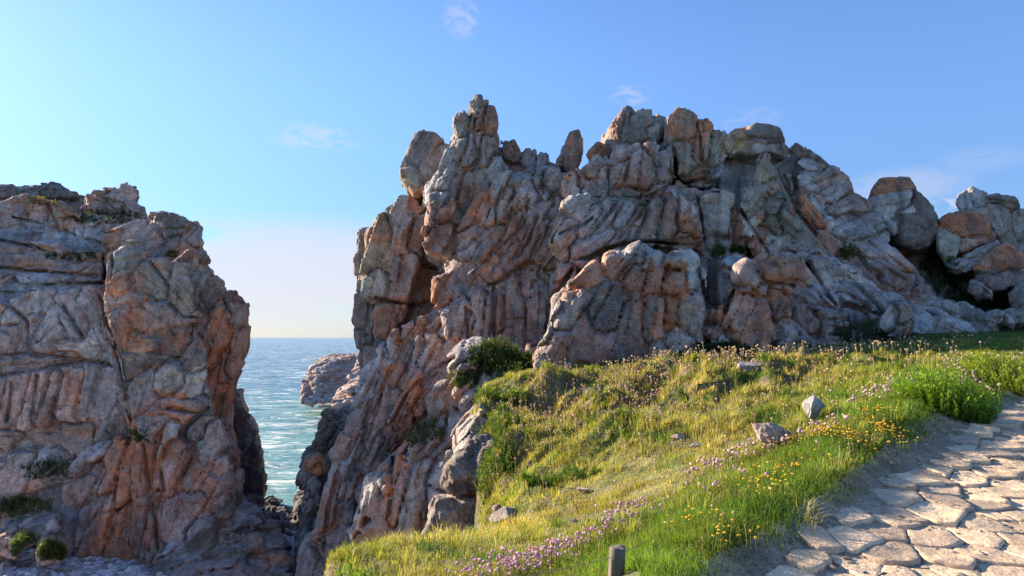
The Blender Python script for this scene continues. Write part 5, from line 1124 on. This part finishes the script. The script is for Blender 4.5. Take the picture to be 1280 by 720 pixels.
# thin procedural clouds, laid out by sky direction
tc = nt.nodes.new('ShaderNodeTexCoord'); sx = nt.nodes.new('ShaderNodeSeparateXYZ'); nt.links.new(tc.outputs['Generated'], sx.inputs[0])
def wm(op, a, b=0.0, c=False):
    x = nt.nodes.new('ShaderNodeMath'); x.operation = op; x.use_clamp = c
    for i, v in enumerate((a, b)):
        if isinstance(v, bpy.types.NodeSocket): nt.links.new(v, x.inputs[i])
        else: x.inputs[i].default_value = v
    return x.outputs[0]
def wr(v, a, b):
    x = nt.nodes.new('ShaderNodeMapRange'); x.interpolation_type = 'SMOOTHSTEP'; nt.links.new(v, x.inputs[0]); x.inputs[1].default_value = a; x.inputs[2].default_value = b; return x.outputs[0]
mp = nt.nodes.new('ShaderNodeMapping'); nt.links.new(tc.outputs['Generated'], mp.inputs[0]); mp.inputs['Scale'].default_value = (1, 1, 3.2)
nz = nt.nodes.new('ShaderNodeTexNoise'); nt.links.new(mp.outputs[0], nz.inputs['Vector']); nz.inputs['Scale'].default_value = 5.5; nz.inputs['Detail'].default_value = 9; nz.inputs['Roughness'].default_value = .58
mp2 = nt.nodes.new('ShaderNodeMapping'); nt.links.new(tc.outputs['Generated'], mp2.inputs[0]); mp2.inputs['Scale'].default_value = (1, 1, 2.4); mp2.inputs['Rotation'].default_value = (0, .35, 0)
nz2 = nt.nodes.new('ShaderNodeTexNoise'); nt.links.new(mp2.outputs[0], nz2.inputs['Vector']); nz2.inputs['Scale'].default_value = 30; nz2.inputs['Detail'].default_value = 6; nz2.inputs['Roughness'].default_value = .62; nz2.inputs['Distortion'].default_value = .8
def patch(u, v, ru, rv, amt, soft=.5):
    d = ray(u, v); d = d / np.linalg.norm(d)
    az = math.atan2(d[0], d[1])
    a = wm('ARCTAN2', sx.outputs[0], sx.outputs[1]); e = sx.outputs[2]
    q = wm('ADD', wm('POWER', wm('ABSOLUTE', wm('DIVIDE', wm('SUBTRACT', a, az), ru)), 2.0), wm('POWER', wm('ABSOLUTE', wm('DIVIDE', wm('SUBTRACT', e, float(d[2])), rv)), 2.0))
    f = wm('MULTIPLY', wr(q, 1.0, 0.0), wr(wm('ADD', (nz2 if ru < .1 else nz).outputs['Fac'], (soft - .4) * .25), .44, .53 if ru > .25 else .62))
    return wm('MULTIPLY', f, amt)
pl = [patch(385, 350, .34, .10, .75, .62), patch(330, 395, .6, .06, .45, .9), patch(395, 172, .08, .022, .35), patch(577, 22, .035, .03, .28), patch(788, 119, .04, .016, .3), patch(1130, 235, .09, .03, .28, .9), patch(1183, 256, .03, .014, .5), patch(940, 150, .05, .02, .15), patch(1225, 200, .06, .02, .12, .9)]
tot = pl[0]
for q in pl[1:]: tot = wm('MAXIMUM', tot, q)
mx = nt.nodes.new('ShaderNodeMix'); mx.data_type = 'RGBA'; nt.links.new(tot, mx.inputs[0]); hs = nt.nodes.new('ShaderNodeHueSaturation'); hs.inputs['Saturation'].default_value = 1.08; tn = nt.nodes.new('ShaderNodeMix'); tn.data_type = 'RGBA'; tn.blend_type = 'MULTIPLY'; tn.inputs[0].default_value = 1; nt.links.new(sky.outputs[0], tn.inputs[6]); tn.inputs[7].default_value = (.88, .905, 1.0, 1); lowr = nt.nodes.new('ShaderNodeMapRange'); lowr.interpolation_type = 'SMOOTHSTEP'; nt.links.new(sx.outputs[2], lowr.inputs[0]); lowr.inputs[1].default_value = -.02; lowr.inputs[2].default_value = .40
gm = nt.nodes.new('ShaderNodeMix'); gm.data_type = 'RGBA'; nt.links.new(lowr.outputs[0], gm.inputs[0]); gm.inputs[6].default_value = (.43, .49, .62, 1); gm.inputs[7].default_value = (.98, .98, 1.04, 1)
t2 = nt.nodes.new('ShaderNodeMix'); t2.data_type = 'RGBA'; t2.blend_type = 'MULTIPLY'; t2.inputs[0].default_value = 1; nt.links.new(tn.outputs[2], t2.inputs[6]); nt.links.new(gm.outputs[2], t2.inputs[7]); nt.links.new(t2.outputs[2], hs.inputs['Color']); nt.links.new(hs.outputs[0], mx.inputs[6]); mx.inputs[7].default_value = CLOUD
nt.links.new(mx.outputs[2], bg.inputs[0]); nt.links.new(bg.outputs[0], out.inputs[0])
sl = bpy.data.lights.new('sun', 'SUN'); sl.energy = 4.8; sl.angle = R(.6); sl.color = (1, .84, .62)
so = bpy.data.objects.new('sun', sl); C.objects.link(so)
from mathutils import Vector
sd_ = Vector((math.sin(SUN_AZ) * math.cos(SUN_EL), math.cos(SUN_AZ) * math.cos(SUN_EL), math.sin(SUN_EL)))
so.rotation_euler = sd_.to_track_quat('Z', 'Y').to_euler(); so.location = (-20, 10, 30)
sc_ = bpy.context.scene; sc_.view_settings.view_transform = 'Standard'; sc_.view_settings.look = 'None'; sc_.view_settings.gamma = 1; sc_.view_settings.exposure = EXPO
sc_.cycles.max_bounces = 6; sc_.cycles.diffuse_bounces = 3; sc_.cycles.glossy_bounces = 3; sc_.cycles.transmission_bounces = 3; sc_.cycles.transparent_max_bounces = 6
